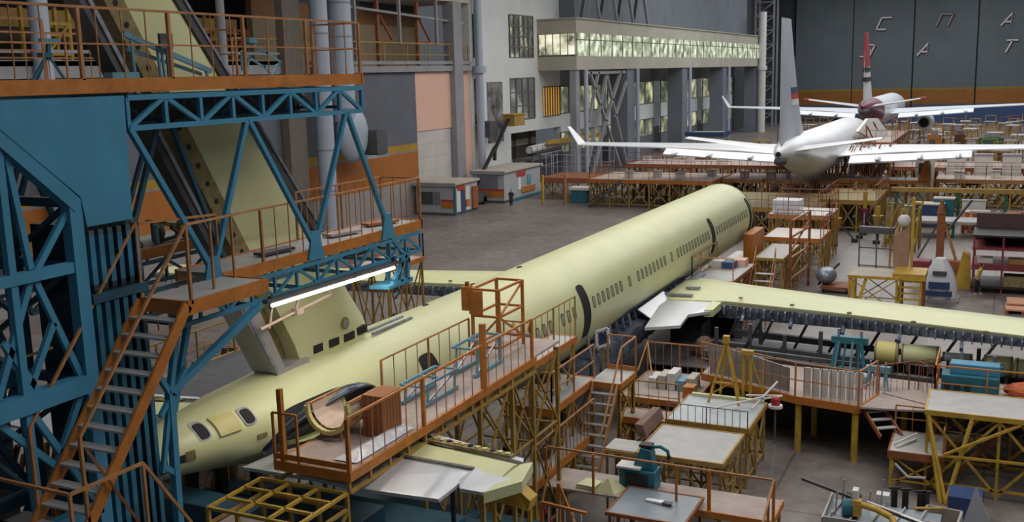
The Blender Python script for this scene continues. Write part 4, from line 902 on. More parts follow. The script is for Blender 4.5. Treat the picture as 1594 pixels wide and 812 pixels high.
box(t, 'body', stripes('brown_corrugated_sheet', 1, (0.33, 0.12, 0.04), [(39, (0.33, 0.12, 0.04))], 0.7, 0.12, 0.02, 0.55), -11.98, -11.5, 17.45, 18.2, 5.5, 6.4)
box(t, 'side_panel', CORR, -11.98, -11.5, 17.42, 17.45, 5.5, 6.42)
tag(MB().add([(-11.75, 16.0, 5.53), (-11.2, 16.0, 5.53), (-11.2, 18.2, 5.53), (-11.7, 18.4, 5.53), (-11.5, 16.6, 5.62), (-11.45, 17.4, 5.66), (-11.4, 18.0, 5.6)], [(0, 1, 4), (1, 5, 4), (1, 2, 5), (2, 6, 5), (2, 3, 6), (3, 5, 6), (3, 4, 5), (3, 0, 4), (3, 2, 1, 0)]).build('plastic_sheet', mat('crumpled_white_plastic', (0.62, 0.62, 0.66), 0.3, 0, 0.25, 6), None), 'crumpled white plastic sheet on the catwalk beside the brown cabinet', 'sheet')
def trestle_bench(label, y0, y1, z, loc):
    t = thing('trestle_bench', label, 'trestle', loc)
    for x in (-12.3, -11.7):
        bar(t, 'rail', BLUE_L, (x, y0, z), (x, y1, z), 0.06)
        for y in (y0 + .15, y1 - .15): bar(t, 'leg', BLUE_L, (x, y, 5.5), (x, y + .08, z), 0.05)
        bar(t, 'foot', BLUE_L, (x, y0, 5.56), (x, y1, 5.56), 0.07)
        bar(t, 'brace', SILVER_D, (x, y0 + .2, 5.6), (x, y1 - .2, z - .05), 0.04)
    for y in (y0, (y0 + y1) / 2, y1): bar(t, 'cross_bar', BLUE_L, (-12.3, y, z), (-11.7, y, z), 0.05)
    return t
trestle_bench('pale blue trestle bench on the catwalk in front of the dark rear door opening', 19.5, 21.1, 6.0, (-12, 20.2, 5.5))
trestle_bench('pale blue trestle bench on the catwalk at the foot of the orange cage', 22.0, 23.6, 6.25, (-12, 22.8, 5.5))
t = thing('orange_cage', 'tall orange open cage frame with a sheet panel, standing on the catwalk', 'frame', (-12.6, 24.8, 5.5))
XA, XB, YA, YB = -12.75, -11.95, 24.0, 25.5
for x in (XA, XB):
    for y in (YA, YB): bar(t, 'post', ORANGE, (x, y, 5.5), (x, y, 7.35), 0.075)
for z in (7.33, 6.6, 5.75):
    for p, q in (((XA, YA), (XB, YA)), ((XB, YA), (XB, YB)), ((XB, YB), (XA, YB)), ((XA, YB), (XA, YA))): bar(t, 'ring_bar', ORANGE, (p[0], p[1], z), (q[0], q[1], z), 0.06)
bar(t, 'brace', ORANGE, (XB, YA, 6.6), (XB, YB, 7.3), 0.05); bar(t, 'brace', ORANGE, (XB, YB, 5.75), (XB, YA, 6.6), 0.05); bar(t, 'brace', ORANGE, (XA, YA, 5.75), (XB, YA, 6.6), 0.05)
box(t, 'sheet_panel', ORANGE, XA - .05, XA + .35, YA - .1, YA - .05, 6.65, 7.3); box(t, 'motor', ORANGE, XA - .25, XA - .05, YA - .15, YA + .15, 6.75, 7.4); box(t, 'motor_cap', RUST, XA - .18, XA - .1, YA - .05, YA + .05, 7.4, 7.52)
tag(MB().box(-12.7, -12.0, 26.25, 26.3, 4.6, 5.6).build('grey_gate_sheet', GREY, None), 'grey sheet panel closing the gap between catwalk and window platform', 'panel')

# jack below the tailplane and dark blue cradle under the tail
t = thing('screw_jack', 'orange screw jack with star handle propping the bare metal tailplane', 'jack', (-9.5, 16.8, 0))
tube(t, 'screw', BLACK, (-9.45, 16.7, 3.2), (-9.45, 16.7, 5.0), 0.05); 
for k in range(6): a = k * math.pi / 3; bar(t, 'handle', GREY_D, (-9.45, 16.7, 3.95), (-9.45 + .5 * math.cos(a), 16.7 + .5 * math.sin(a), 3.95), 0.03)
MB().tube((-9.45, 16.7, 2.0), (-9.45, 16.7, 3.85), 0.3, 14, 0.14).build('barrel', ORANGE, t, True)
for k in range(3): a = k * 2.09 + .3; bar(t, 'leg', ORANGE, (-9.45 + .9 * math.cos(a), 16.7 + .9 * math.sin(a), 0), (-9.45, 16.7, 2.6), 0.12)
t = thing('tail_cradle', 'heavy dark blue steel cradle on the floor under the tail', 'cradle', (-13, 17, 0))
for k, (z0, z1, y0, y1, x0, x1) in enumerate(((0, 1.0, 14.5, 24, -18.5, -9.4), (1.0, 2.0, 14.8, 21.5, -18, -10.6), (2.0, 2.5, 15, 20.6, -17.6, -11.3), (2.5, 3.1, 15, 19.2, -17.2, -12.7), (3.1, 3.35, 15.1, 16.3, -17, -12.9), (3.1, 3.35, 16.8, 18.0, -17, -12.9), (3.35, 3.9, 14.9, 16.6, -16.9, -13.2), (3.9, 4.4, 15.2, 15.9, -16.8, -13.4))):
    box(t, 'beam', BLUE_D, x0, x1, y0, y1, z0, z1, 0.02)
for x in (-16.5, -15.6, -14.6): bar(t, 'support', BLACK, (x, 17, 2.8), (x, 17, 4.5), 0.2); 
MB().prism([(-11.6, 16.2, 1.9), (-10.4, 16.2, 1.9), (-10.1, 16.5, 2.6), (-10.1, 17.5, 3.1), (-11.4, 17.5, 3.1), (-11.7, 16.4, 2.6)], (0, 0, 0.35)).build('bin', BLUE_D, t)
box(t, 'side_box', TEAL, -10.3, -9.7, 17.2, 18.2, 1.0, 1.7, 0.02); box(t, 'side_box', BLUE_D, -10.2, -9.5, 18.6, 19.8, 1.0, 1.9, 0.02); tube(t, 'post', BLACK, (-10.4, 17, 1.9), (-10.4, 17, 3.3), 0.09)

t = thing('yellow_support_block', 'yellow tapered support block on a stand under the tip of the near tailplane', 'support', (-8.1, 17.6, 0))
MB().prism([(-9.2, 17.45, 4.55), (-8.1, 17.3, 4.5), (-8.05, 17.3, 4.72), (-8.4, 17.45, 4.86), (-9.1, 17.5, 4.78)], (0, .35, 0)).build('block', YELLOW, t)
for x in (-9.0, -8.2): bar(t, 'leg', YELLOW, (x, 17.6, 0), (x, 17.6, 4.55), .07)
bar(t, 'brace', OCHRE, (-9.0, 17.6, 1.5), (-8.2, 17.6, 4.3), .05); bar(t, 'brace', OCHRE, (-8.2, 17.6, .4), (-9.0, 17.6, 2.6), .05)

# ================================================================== MIDDLE GROUND WORK PLATFORMS
def near_small(t, name, m, x0, x1, y0, y1, z0, z1): return box(t, name, m, x0, x1, y0, y1, z0, z1)
# window-level platform
t = platform('work_platform', 'high orange work platform level with the cabin windows, left of the black door opening', 'platform', -13.25, -12.4, 26.9, 30.5, 4.45, ORANGE, GREY_W, OCHRE, 0.2, 1.8, 0, ('s',), ORANGE2, 1.3, 0.3, True, 0.08)
rail(t, [(-12.4, 26.9, 4.45), (-12.4, 30.5, 4.45)], 1.35, OCHRE, 1.8, 0.45, False, 0.02)
bar(t, 'stair_rail', ORANGE2, (-12.4, 26.9, 5.8), (-12.2, 26.0, 5.2), 0.04); bar(t, 'stair_rail', ORANGE2, (-12.75, 26.6, 5.8), (-12.6, 25.9, 5.2), 0.04)
for z in (1.5, 2.9):
    bar(t, 'tie_bar', OCHRE, (-12.46, 26.96, z), (-12.46, 30.44, z), .06)
    bar(t, 'brace', OCHRE, (-12.46, 26.96, z), (-12.46, 28.7, z + 1.4), .05); bar(t, 'brace', OCHRE, (-12.46, 30.44, z), (-12.46, 28.7, z + 1.4), .05)
# platform below with landing and stair
t = platform('work_platform', 'orange work platform with a landing and steep stair below the black door opening', 'platform', -13.2, -11.95, 27.4, 31.0, 2.95, ORANGE, GREY_W, OCHRE, 0.22, 1.8, 0, ('s', 'e'), ORANGE2, 1.15, 0.0, True, 0.08)
box(t, 'landing_deck', GREY_W, -11.95, -10.9, 30.6, 32.2, 2.9, 2.95)
for p, q in (((-10.88, 30.6), (-10.88, 32.2)), ((-11.95, 32.2), (-10.88, 32.2)), ((-11.95, 30.58), (-10.9, 30.58))): bar(t, 'edge_beam', ORANGE, (p[0], p[1], 2.86), (q[0], q[1], 2.86), .05, .2)
bar(t, 'toe_board', ORANGE, (-11.9, 32.15, 3.05), (-10.9, 32.15, 3.05), .03, .15)
flight(t, (-11.4, 30.6, 2.9), (-11.4, 28.4, 0.1), (0.42, 0, 0), 10, ORANGE2, GREY, (), None, 1.0, 0.16, 0.2)
bar(t, 'handrail', ORANGE2, (-10.95, 30.9, 4.1), (-10.95, 28.9, 1.7), .05); bar(t, 'handrail', ORANGE2, (-10.95, 30.9, 4.1), (-10.9, 32.2, 4.15), .05); bar(t, 'handrail', ORANGE2, (-11.9, 32.2, 4.15), (-10.9, 32.2, 4.15), .05)
for p in ((-10.9, 32.2), (-11.9, 32.2), (-10.95, 30.9)): bar(t, 'post', ORANGE2, (p[0], p[1], 2.95), (p[0], p[1], 4.12), .05)
for x in (-11.0, -10.95):
    for y in (30.7, 32.1): bar(t, 'leg', OCHRE, (x, y, 0), (x, y, 2.8), .08)
for a, b in ((0.3, 1.5), (1.5, 2.8)): bar(t, 'brace', OCHRE, (-10.95, 30.7, a), (-10.95, 32.1, b), .05); bar(t, 'brace', OCHRE, (-10.95, 32.1, a), (-10.95, 30.7, b), .05)
t = platform('work_platform', 'low orange platform with a fence of pale slats below the steep stair', 'platform', -13.0, -11.55, 25.0, 30.0, 1.5, ORANGE, GREY_W, OCHRE, 0.24, 1.7, 0, (), ORANGE2, 1.1, 0)
rail(t, [(-11.55, 25.2, 1.5), (-11.55, 29.9, 1.5)], 1.1, ORANGE2, 2.3, 0.3, False, 0.022, RUST)
for k in range(14): box(t, 'pale_slat', WHITE_D, -12.98, -12.95, 25.1 + k * .34, 25.3 + k * .34, 1.5, 2.5)
tag(MB().ball((-12.0, 27.2, 1.75), .2, .5, .22, 10, 6).build('equipment_bag', BLACK, None, True), 'dark bag on the low slatted platform', 'bag')
for i, (x, y) in enumerate(((-12.6, 25.7), (-12.3, 28.9))):
    t = thing('small_jack', ['small dark jack on the low slatted platform, nearer one', 'small dark jack on the low slatted platform, farther one'][i], 'jack', (x, y, 1.5))
    tube(t, 'stem', GREY_D, (x, y, 1.5), (x, y, 2.1), .05); box(t, 'head', BLACK, x - .15, x + .15, y - .12, y + .12, 2.1, 2.3)
# white framed notice board / frame by the wing root
t = thing('notice_board', 'small white framed board on the stair landing by the wing root', 'board', (-12.3, 33.0, 3.6))
for p, q in (((-12.6, 33, 3.4), (-12.6, 33, 4.0)), ((-12.6, 33, 4.0), (-12.2, 33, 4.15)), ((-12.2, 33, 4.15), (-12.15, 33, 3.6)), ((-12.15, 33, 3.6), (-12.6, 33, 3.4))): bar(t, 'edge', WHITE, p, q, .09)
box(t, 'panel', NAVY, -12.55, -12.2, 33.02, 33.04, 3.55, 3.95); bar(t, 'post', OCHRE, (-12.4, 33.05, 0), (-12.4, 33.05, 3.45), .06)
# tables
t = platform('work_table', 'large grey topped work table with a small wing, in the middle of the lower right', 'table', -9.25, -6.7, 27.35, 29.95, 2.0, OCHRE, GREY_W, OCHRE, 0.12, 1.3, 0, (), None, 0, 0, True, 0.07)
box(t, 'side_leaf', GREY_W, -10.25, -9.27, 27.4, 28.3, 1.93, 1.98); bar(t, 'leaf_edge', OCHRE, (-10.25, 27.38, 1.9), (-9.27, 27.38, 1.9), .05, .1)
for y in (27.45, 28.25): bar(t, 'leaf_leg', RUST, (-10.2, y, 0), (-10.2, y, 1.9), .06)
for k in range(5): bar(t, 'ladder_rung', OCHRE, (-6.72, 28.2, .35 + k * .33), (-6.72, 28.7, .35 + k * .33), .04)
tag(MB().prism([(-9.6, 28.6, 2.03), (-9.35, 28.6, 2.03), (-9.35, 30.4, 2.03), (-9.6, 30.4, 2.03)], (-.12, 0, .36)).build('brown_board', mat('grey_brown_board', (.17, .10, .08), .7), None), 'long brown board leaning on edge at the back left of the large grey table', 'board')
t = platform('work_table', 'striped grey topped table with a row of upright bars, behind the large grey table', 'table', -9.3, -6.68, 30.5, 33.2, 2.0, OCHRE, mat('grey_striped_top', (0.42, 0.45, 0.48), .5, 0, .1, 3), OCHRE, 0.16, 1.35, 0, (), None, 0, 0, True, 0.07)
rail(t, [(-9.3, 30.5, 2.0), (-6.7, 30.5, 2.0)], 0.55, GREY_D, 1.3, 0.24, False, 0.012, GREY_D, .03)
box(t, 'back_strip', PRIMER, -9.2, -6.75, 33.1, 33.25, 2.0, 2.1)
for i, (a, b_) in enumerate((((-7.3, 32.9, 2.3), (-6.2, 33.4, 2.25)), ((-7.6, 32.2, 2.2), (-6.1, 32.9, 2.4)), ((-6.9, 32.0, 2.15), (-6.35, 33.3, 2.75)), ((-8.2, 31.6, 2.1), (-6.6, 32.5, 2.45)))):
    tag(MB().tube(a, b_, .035).build('white_pipe', WHITE_D, None, True), ['white pipe sticking out right beyond the striped table, topmost', 'white pipe sticking out right beyond the striped table, lower long one', 'short steep white pipe at the right corner of the striped table', 'white pipe lying across the middle of the striped table'][i], 'pipe')
t = platform('work_table', 'blue-grey topped table with white papers at the bottom edge of the photo', 'table', -9.0, -6.9, 24.15, 26.0, 1.5, RUST, GREY_B, RUST, 0.08, 2.0, 0, (), None, 0, 0, False, 0.06)
for k in range(7): bar(t, 'front_bar', RUST, (-8.8 + k * .3, 24.12, .2), (-8.8 + k * .3, 24.12, 1.42), .02)
for i, (x, y, a) in enumerate(((-8.15, 25.25, .2), (-7.9, 25.2, -.1), (-7.65, 25.15, .4))):
    tag(MB().prism([(x - .14, y - .06, 1.52), (x + .14, y - .1, 1.52), (x + .12, y + .1, 1.52), (x - .12, y + .08, 1.52)], (0.02, 0, .03 + .02 * i)).build('paper', WHITE if i < 2 else GREY_D, None), ['white paper on the blue-grey table, leftmost', 'white paper on the blue-grey table, middle', 'dark paper at the right of the white papers on the blue-grey table'][i], 'paper')
# long low platform with rail around the tables
t = thing('railed_platform', 'low orange platform whose brown rail runs in front of the large grey table', 'platform', (-8, 26, 0))
box(t, 'deck', PLY, -11.4, -4.95, 25.5, 26.95, 1.3, 1.36)
bar(t, 'edge_beam', ORANGE, (-7.2, 25.45, 1.3), (-4.9, 25.45, 1.3), .06, .18); bar(t, 'edge_beam', ORANGE, (-4.92, 25.45, 1.3), (-4.92, 26.95, 1.3), .06, .18)
bar(t, 'handrail', ORANGE2, (-11.35, 25.6, 2.5), (-4.9, 25.5, 2.5), .05)
for x, w_ in ((-4.9, .07), (-6.6, .09), (-7.5, .06), (-9.9, .06), (-11.35, .06)): bar(t, 'post', ORANGE, (x, 25.52, 1.3), (x, 25.52, 2.5), w_)
for x in (-5.0, -7.2, -9.2, -11.3):
    for y in (25.6, 26.85): bar(t, 'leg', OCHRE, (x, y, 0), (x, y, 1.28), .08)
bar(t, 'handrail', ORANGE2, (-4.9, 25.5, 2.5), (-4.95, 23.9, 1.5), .05); bar(t, 'post', RUST, (-4.93, 25.0, .3), (-4.93, 25.0, 2.2), .06)
for k in range(4): bar(t, 'baluster', ORANGE2, (-4.93, 24.1 + k * .25, .6), (-4.93, 24.1 + k * .25, 1.6 + k * .16), .025)
t = thing('beacon_lamp', 'red domed warning lamp with pale rim on a thin bent pole above the orange rail', 'lamp', (-5.0, 26.0, 1.4))
MB().path([(-4.98, 25.6, 2.45), (-5.1, 26.5, 2.75), (-5.15, 26.8, 3.0), (-5.15, 26.8, 4.05)], .022).build('pole', GREY_D, t, True)
tube(t, 'rim', WHITE_D, (-5.15, 26.8, 4.03), (-5.15, 26.8, 4.1), .19, 18); MB().tube((-5.15, 26.8, 4.1), (-5.15, 26.8, 4.26), .12, 16).ball((-5.15, 26.8, 4.26), .12, .12, .09, 16, 8).build('red_dome', RED, t, True)
# teal machine
t = thing('drill_press', 'teal machine tool with a hooked arm standing behind the blue-grey table', 'machine', (-9.0, 26.4, 1.36))
box(t, 'base', TEAL, -9.35, -8.3, 26.1, 26.7, 1.36, 1.95, .03); box(t, 'opening', BLACK, -9.15, -8.5, 26.07, 26.11, 1.5, 1.85)
MB().prism([(-9.0, 26.2, 1.95), (-8.35, 26.2, 1.95), (-8.45, 26.2, 2.55), (-8.75, 26.2, 2.6)], (0, .4, 0)).build('column', TEAL, t, bevel=.03)
box(t, 'table_plate', WHITE_D, -9.4, -8.7, 26.0, 26.5, 2.0, 2.06); MB().box(-8.8, -8.45, 26.25, 26.55, 2.6, 2.68).build('head_cap', BLACK, t)
MB().path([(-8.5, 26.4, 2.6), (-8.2, 26.35, 2.66), (-7.98, 26.3, 2.58), (-7.95, 26.3, 2.42)], .05).build('hooked_arm', TEAL, t, True); tube(t, 'nozzle', BLACK, (-7.95, 26.3, 2.45), (-7.95, 26.3, 2.35), .06)
tag(MB().add([(-9.9, 25.6, 1.37), (-9.3, 25.55, 1.37), (-9.1, 26.1, 1.37), (-9.8, 26.3, 1.37), (-9.55, 25.8, 1.75), (-9.35, 26.0, 1.58), (-9.75, 26.05, 1.55)], [(0, 1, 4), (1, 5, 4), (1, 2, 5), (2, 3, 5), (3, 6, 5), (4, 5, 6), (3, 0, 6), (0, 4, 6), (3, 2, 1, 0)]).build('primed_bracket', PRIMER, None), 'crumpled-looking yellow-green primed part left of the teal machine', 'part')
tag(MB().prism([(-10.5, 25.65, 1.37), (-9.95, 25.6, 1.37), (-9.9, 26.1, 1.37), (-10.4, 26.2, 1.37)], (0.05, 0, .12)).build('primed_plate', PRIMER, None), 'flat yellow-green primed plate lying left of the teal machine', 'plate')
t = thing('corner_frame', 'small orange frame of posts and rails at the bottom edge left of the blue-grey table', 'frame', (-9.6, 22.5, 0))
for p, q, w_ in (((-10.1, 22.4, 0), (-10.1, 22.4, 2.3), .09), ((-10.1, 22.4, 2.3), (-8.8, 22.2, 2.3), .07), ((-9.75, 22.7, 0), (-9.75, 22.7, 2.75), .08), ((-9.75, 22.7, 2.75), (-9.1, 22.5, 1.5), .06), ((-10.05, 22.4, 2.2), (-9.6, 22.4, 1.4), .04)): bar(t, 'rail' if w_ < .08 else 'post', ORANGE if w_ > .05 else RED, p, q, w_)
for k in range(5): bar(t, 'baluster', WHITE_D, (-9.9 + k * .22, 22.38, 1.0), (-9.9 + k * .22, 22.38, 2.25), .03)
# yellow A frame with stand
t = thing('yellow_trestle', 'tall yellow A-shaped trestle standing on the striped table', 'trestle', (-8.0, 33.0, 2.0))
for p in ((-8.5, 32.6), (-7.45, 32.6), (-8.3, 33.4), (-7.6, 33.4)): bar(t, 'leg', YELLOW, (p[0], p[1], 1.95), (-8.0, 33.0, 4.1), .07)
bar(t, 'cross_bar', YELLOW, (-8.35, 32.7, 2.7), (-7.6, 32.7, 2.7), .06); bar(t, 'cross_bar', YELLOW, (-8.4, 32.7, 2.3), (-7.5, 32.7, 2.9), .04); box(t, 'head', YELLOW, -8.1, -7.9, 32.9, 33.1, 4.0, 4.25)
t = thing('yellow_stand', 'shorter yellow double-post stand right of the A-shaped trestle', 'stand', (-7.4, 33.6, 2.0))
for x in (-7.55, -7.3): bar(t, 'post', YELLOW, (x, 33.6, .0), (x, 33.6, 3.6), .09)
box(t, 'head', YELLOW, -7.62, -7.22, 33.5, 33.7, 3.5, 3.65); bar(t, 'brace', YELLOW, (-7.3, 33.6, 3.4), (-6.95, 33.9, 2.1), .05); bar(t, 'brace', YELLOW, (-6.95, 33.9, 2.1), (-6.95, 33.9, 3.3), .05)

# platform left of the long walkway (behind the tables)
t = platform('work_platform', 'orange platform with brown loop railing under the dark wing root', 'platform', -12.2, -9.5, 34.2, 37.6, 1.35, ORANGE, PLY, OCHRE, 0.2, 1.7, 0, (), None)
rail(t, [(-12.2, 37.5, 1.35), (-9.6, 37.5, 1.35)], 1.2, ORANGE2, 1.3, .33, False); bar(t, 'stair_rail', ORANGE2, (-12.2, 37.5, 2.55), (-11.4, 35.6, 1.7), .045); bar(t, 'stair_rail', ORANGE2, (-12.2, 37.5, 2.55), (-12.2, 36.3, 1.7), .045)
for i in range(5):
    x = -11.5 + i * .36; tag(MB().box(x, x + .3, 35.4, 36.3, 1.36, 1.75 + .12 * (i % 3)).build('packing_box', (WHITE_D, BEIGE, WHITE_D, BLUE_L, BEIGE)[i], None), 'pale box, %s in the row on the platform under the wing root' % ('first from the left', 'second from the left', 'third from the left', 'second from the right', 'first from the right')[i], 'box')
tag(MB().box(-9.95, -9.55, 34.6, 35.1, 1.36, 1.8).build('orange_box', ORANGE, None), 'orange box at the right end of the platform under the wing root', 'box')
t = platform('work_platform', 'narrow orange beam platform between the steep stair and the striped table', 'platform', -11.3, -9.5, 31.6, 32.6, 1.5, ORANGE, PLY, OCHRE, 0.2, 1.8, 0, ('n',), OCHRE, 1.0, .35)
t = thing('grey_screen', 'grey upright sheet screen behind the striped table, on the left part of the long walkway', 'screen', (-8.0, 35.6, 1.96))
MB().prism([(-9.3, 36.0, 2.0), (-6.2, 34.7, 2.0), (-6.2, 34.7, 2.85), (-7.6, 35.3, 3.0), (-9.5, 36.1, 3.1)], (0, .05, 0)).build('sheet', GREY, t); bar(t, 'post', GREY_D, (-9.3, 36.05, 1.96), (-9.3, 36.05, 3.0), .06); bar(t, 'post', GREY_D, (-7.7, 35.4, 1.96), (-7.7, 35.4, 2.9), .06)

# long walkway under the right wing
t = thing('long_walkway', 'long orange walkway with slatted railing on yellow columns under the right wing', 'platform', (-6, 35, 0))
ed = [(-9.6, 35.9), (-5.95, 34.35), (-3.85, 34.0)]
mb = MB()
mb.prism([(-9.6, 35.9, 1.9), (-5.95, 34.35, 1.9), (-3.85, 34.0, 1.9), (-1.5, 34.4, 1.9), (-1.5, 37.5, 1.9), (-9.6, 38.4, 1.9)], (0, 0, .06)).build('deck', PLY, t)
for a, b_ in zip(ed[:-1], ed[1:]): bar(t, 'edge_beam', ORANGE, (a[0], a[1], 1.86), (b_[0], b_[1], 1.86), .08, .26)
bar(t, 'edge_beam', ORANGE, (-3.85, 34.0, 1.86), (-3.4, 35.6, 1.86), .08, .26); bar(t, 'edge_beam', ORANGE, (-3.3, 35.8, 1.86), (-1.6, 34.9, 1.86), .08, .2)
rail(t, [(a[0], a[1], 1.96) for a in ed] + [(-3.45, 35.5, 1.96)], 1.2, ORANGE2, 2.0, .3, True, .022, RUST, .06)
for k in range(7): box(t, 'pale_kick_panel', WHITE_D, -5.7 + k * .28, -5.46 + k * .28, 34.45, 34.5, 2.0, 3.0)
box(t, 'shade_backing', BLACK, -9.4, -1.6, 36.6, 36.65, 0, 1.88)  # black sheet added to stand for the deep shade under the walkway
for x, y in ((-5.85, 34.5), (-3.95, 34.15), (-5.6, 36.3), (-9.2, 36.0), (-7.5, 35.3), (-2.6, 36.4), (-3.7, 37), (-1.7, 37)):
    tube(t, 'column', YELLOW, (x, y, 0), (x, y, 1.75), .11, 12)
flight(t, (-3.55, 34.7, 1.9), (-2.75, 33.5, 1.25), (.3, .2, 0), 4, RUST, GREY_W, (), None, .9, .15, .2)
rail(t, [(-3.4, 35.7, 1.96), (-1.6, 37.3, 1.96)], 1.0, RUST, 1.3, .24, False, .016)
rail(t, [(-2.2, 36.6, 1.96), (-1.6, 36.0, 1.96)], 1.0, RUST, .8, .2, False, .016)
t = platform('work_platform', 'small low platform with rust edge at the foot of the walkway steps', 'platform', -2.7, -1.15, 32.2, 34.2, 1.25, RUST, GREY_W, YELLOW, .22, 1.5, 0, ('n', 'e'), ORANGE2, .85, 0.5, True, .07)
bar(t, 'brace_arc', WHITE_D, (-2.5, 32.1, .9), (-2.1, 32.0, .55), .05); bar(t, 'brace_arc', WHITE_D, (-2.1, 32.0, .55), (-1.6, 32.0, .6), .05)
for i, (a, b_) in enumerate((((-2.6, 32.7, 1.3), (-1.95, 33.1, 1.6)), ((-2.5, 32.5, 1.28), (-2.0, 33.4, 1.3)))): tag(MB().bar(a, b_, .05).build('white_stick', WHITE_D, None), ['white stick propped up on the small low platform', 'white stick lying flat on the small low platform'][i], 'stick')
t = platform('work_table', 'large grey topped table on yellow trestle legs at the right edge of the photo', 'table', -1.7, 2.4, 32.4, 34.6, 2.62, YELLOW, GREY_W, YELLOW, .14, 2.0, 0, (), None, 0, 0, True, .08, None, 1.5, .07)
for x in (-1.65, -.4): bar(t, 'trestle_leg', YELLOW, (x, 32.4, 2.5), (-1.0, 31.6, 0), .09); 
bar(t, 'trestle_leg', YELLOW, (-1.6, 32.4, 2.4), (-1.15, 31.6, 0), .09)
bar(t, 'long_brace', YELLOW, (-1.2, 31.9, 1.4), (2.4, 32.4, 1.3), .07); bar(t, 'long_brace', YELLOW, (-1.1, 31.9, 1.45), (.9, 32.4, 2.45), .07); bar(t, 'long_brace', RUST, (-.9, 33.3, .3), (1.2, 34.3, 2.4), .14)
t = platform('work_platform', 'orange railed platform carrying blue machines at the right edge under the wing', 'platform', -1.6, 3, 34.9, 37.4, 2.2, ORANGE, PLY, OCHRE, .2, 2.2, 0, ('s', 'w'), ORANGE, 1.15, 0.0)

# blue trestles and machines under the wing
def blue_trestle(label, x, y, z, s=1.0, m=TEAL):
    t = thing('blue_trestle', label, 'trestle', (x, y, z))
    for dx, dy in ((-.75, -.5), (.75, -.5), (-.6, .6), (.6, .6)): bar(t, 'leg', m, (x + dx * s, y + dy * s, z), (x + dx * s * .7, y + dy * .5 * s, z + 1.45 * s), .12 * s)
    box(t, 'top_beam', m, x - .8 * s, x + .8 * s, y - .2 * s, y + .2 * s, z + 1.3 * s, z + 1.6 * s)
    for k in range(4): bar(t, 'brace', m if k % 2 else BLUE_L, (x + (-.6 + k * .35) * s, y - .4 * s, z + .1), (x + (-.45 + k * .3) * s, y - .2 * s, z + 1.4 * s), .09 * s)
    tube(t, 'screw', SILVER_D, (x - .5 * s, y, z + 1.5 * s), (x - .5 * s, y, z + 1.95 * s), .06 * s); tube(t, 'screw', SILVER_D, (x + .5 * s, y, z + 1.5 * s), (x + .5 * s, y, z + 1.9 * s), .06 * s)
    return t
blue_trestle('blue wing trestle with splayed legs under the wing, left of the yellow cylinders', -4.7, 38.2, 1.96, .8)
t = blue_trestle('small bright blue jack stand on the walkway right of the pale box', -3.5, 36.3, 1.96, .5, BLUE_L)
blue_trestle('blue wing trestle at the right behind the orange railing', -.4, 38.0, 1.0, 1.05)
t = thing('blue_machine', 'blue machine cabinet with dark round ports behind the orange railing at right', 'machine', (-.9, 35.8, 2.2))
box(t, 'body', TEAL, -1.45, .3, 35.5, 36.3, 2.2, 2.9, .03); box(t, 'upper_body', BLUE, -1.2, .3, 35.7, 36.3, 2.9, 3.25, .03)
for k in range(3): tube(t, 'port', BLACK, (-1.25 + k * .3, 35.46, 2.5), (-1.25 + k * .3, 35.52, 2.5), .11, 14)
tag(MB().ball((1.3, 36.0, 2.45), .9, .5, .3, 12, 7).build('orange_tarpaulin', mat('red_orange_cover', (.45, .1, .04), .7, 0, .4, 7), None), 'crumpled red-orange cover lying on the platform at the right edge', 'cover')
tag(MB().box(-4.2, -3.75, 36.7, 37.2, 1.97, 2.2).box(-4.3, -4.0, 36.6, 36.9, 2.0, 2.3).build('pale_box', WHITE_D, None), 'pale open box on the walkway between the two blue stands', 'box')
# yellow-green duct cylinders under the wing
for i, (x0, y0, x1, y1, r, m, l) in enumerate(((-3.9, 39.1, -3.1, 39.1, .42, PRIMER2, 'greenish yellow cylinder section under the wing, leftmost of the row'), (-3.0, 39.2, -1.7, 39.3, .36, PRIMER, 'long pale yellow cylinder under the wing beside the greenish one'),
                                             (-1.6, 39.3, -.6, 39.4, .17, WHITE, 'thin white tube joining the pale yellow cylinders under the wing'), (-.2, 38.6, .7, 38.7, .38, PRIMER, 'pale yellow cylinder under the wing behind the right blue trestle'), (.75, 38.6, 2.6, 38.5, .36, PRIMER, 'pale yellow cylinder under the wing at the right edge'))):
    t = thing('duct_cylinder', l, 'cylinder', ((x0 + x1) / 2, y0, 2.5)); z = 2.5
    tube(t, 'shell', m, (x0, y0, z), (x1, y1, z), r, 24)
    for q in (.05, .95): tube(t, 'band', OLIVE, (x0 + (x1 - x0) * q - .03, y0, z), (x0 + (x1 - x0) * q + .03, y0, z), r * 1.03, 24)
    for q in (.2, .8): box(t, 'cradle', GREY_D, x0 + (x1 - x0) * q - .05, x0 + (x1 - x0) * q + .05, y0 - r * .8, y0 + r * .8, 1.9, z - r * .75)
# dark structure of the wing jig
t = thing('wing_jig', 'dark grey steel jig of long beams lying below the right wing', 'jig', (-6, 40, 0))
for k, (x0, x1, y, z, w_) in enumerate(((-10.5, 2.5, 39.6, 1.7, .3), (-10.8, 2.5, 40.6, 1.9, .25), (-10.5, 2.5, 41.6, 1.5, .3), (-10.0, -2, 42.6, 1.9, .25), (-9, -4.2, 38.8, 2.2, .12))):
    bar(t, 'long_beam', GREY_D, (x0, y, z), (x1, y - (x1 - x0) * .12, z), w_)
box(t, 'jig_deck', mat('dark_shaded_deck', (.07, .065, .07), .5, 0, .3, 1.5), -12.6, 3.4, 38.5, 43.4, 1.35, 1.4); box(t, 'shade_skirt', BLACK, -9.4, 3.4, 38.45, 38.5, 0, 1.38); box(t, 'shade_end_sheet', BLACK, -12.6, -12.5, 38.5, 43.4, 0, 1.38)  # dark deck holds shade in its colour; black sheets added as shade
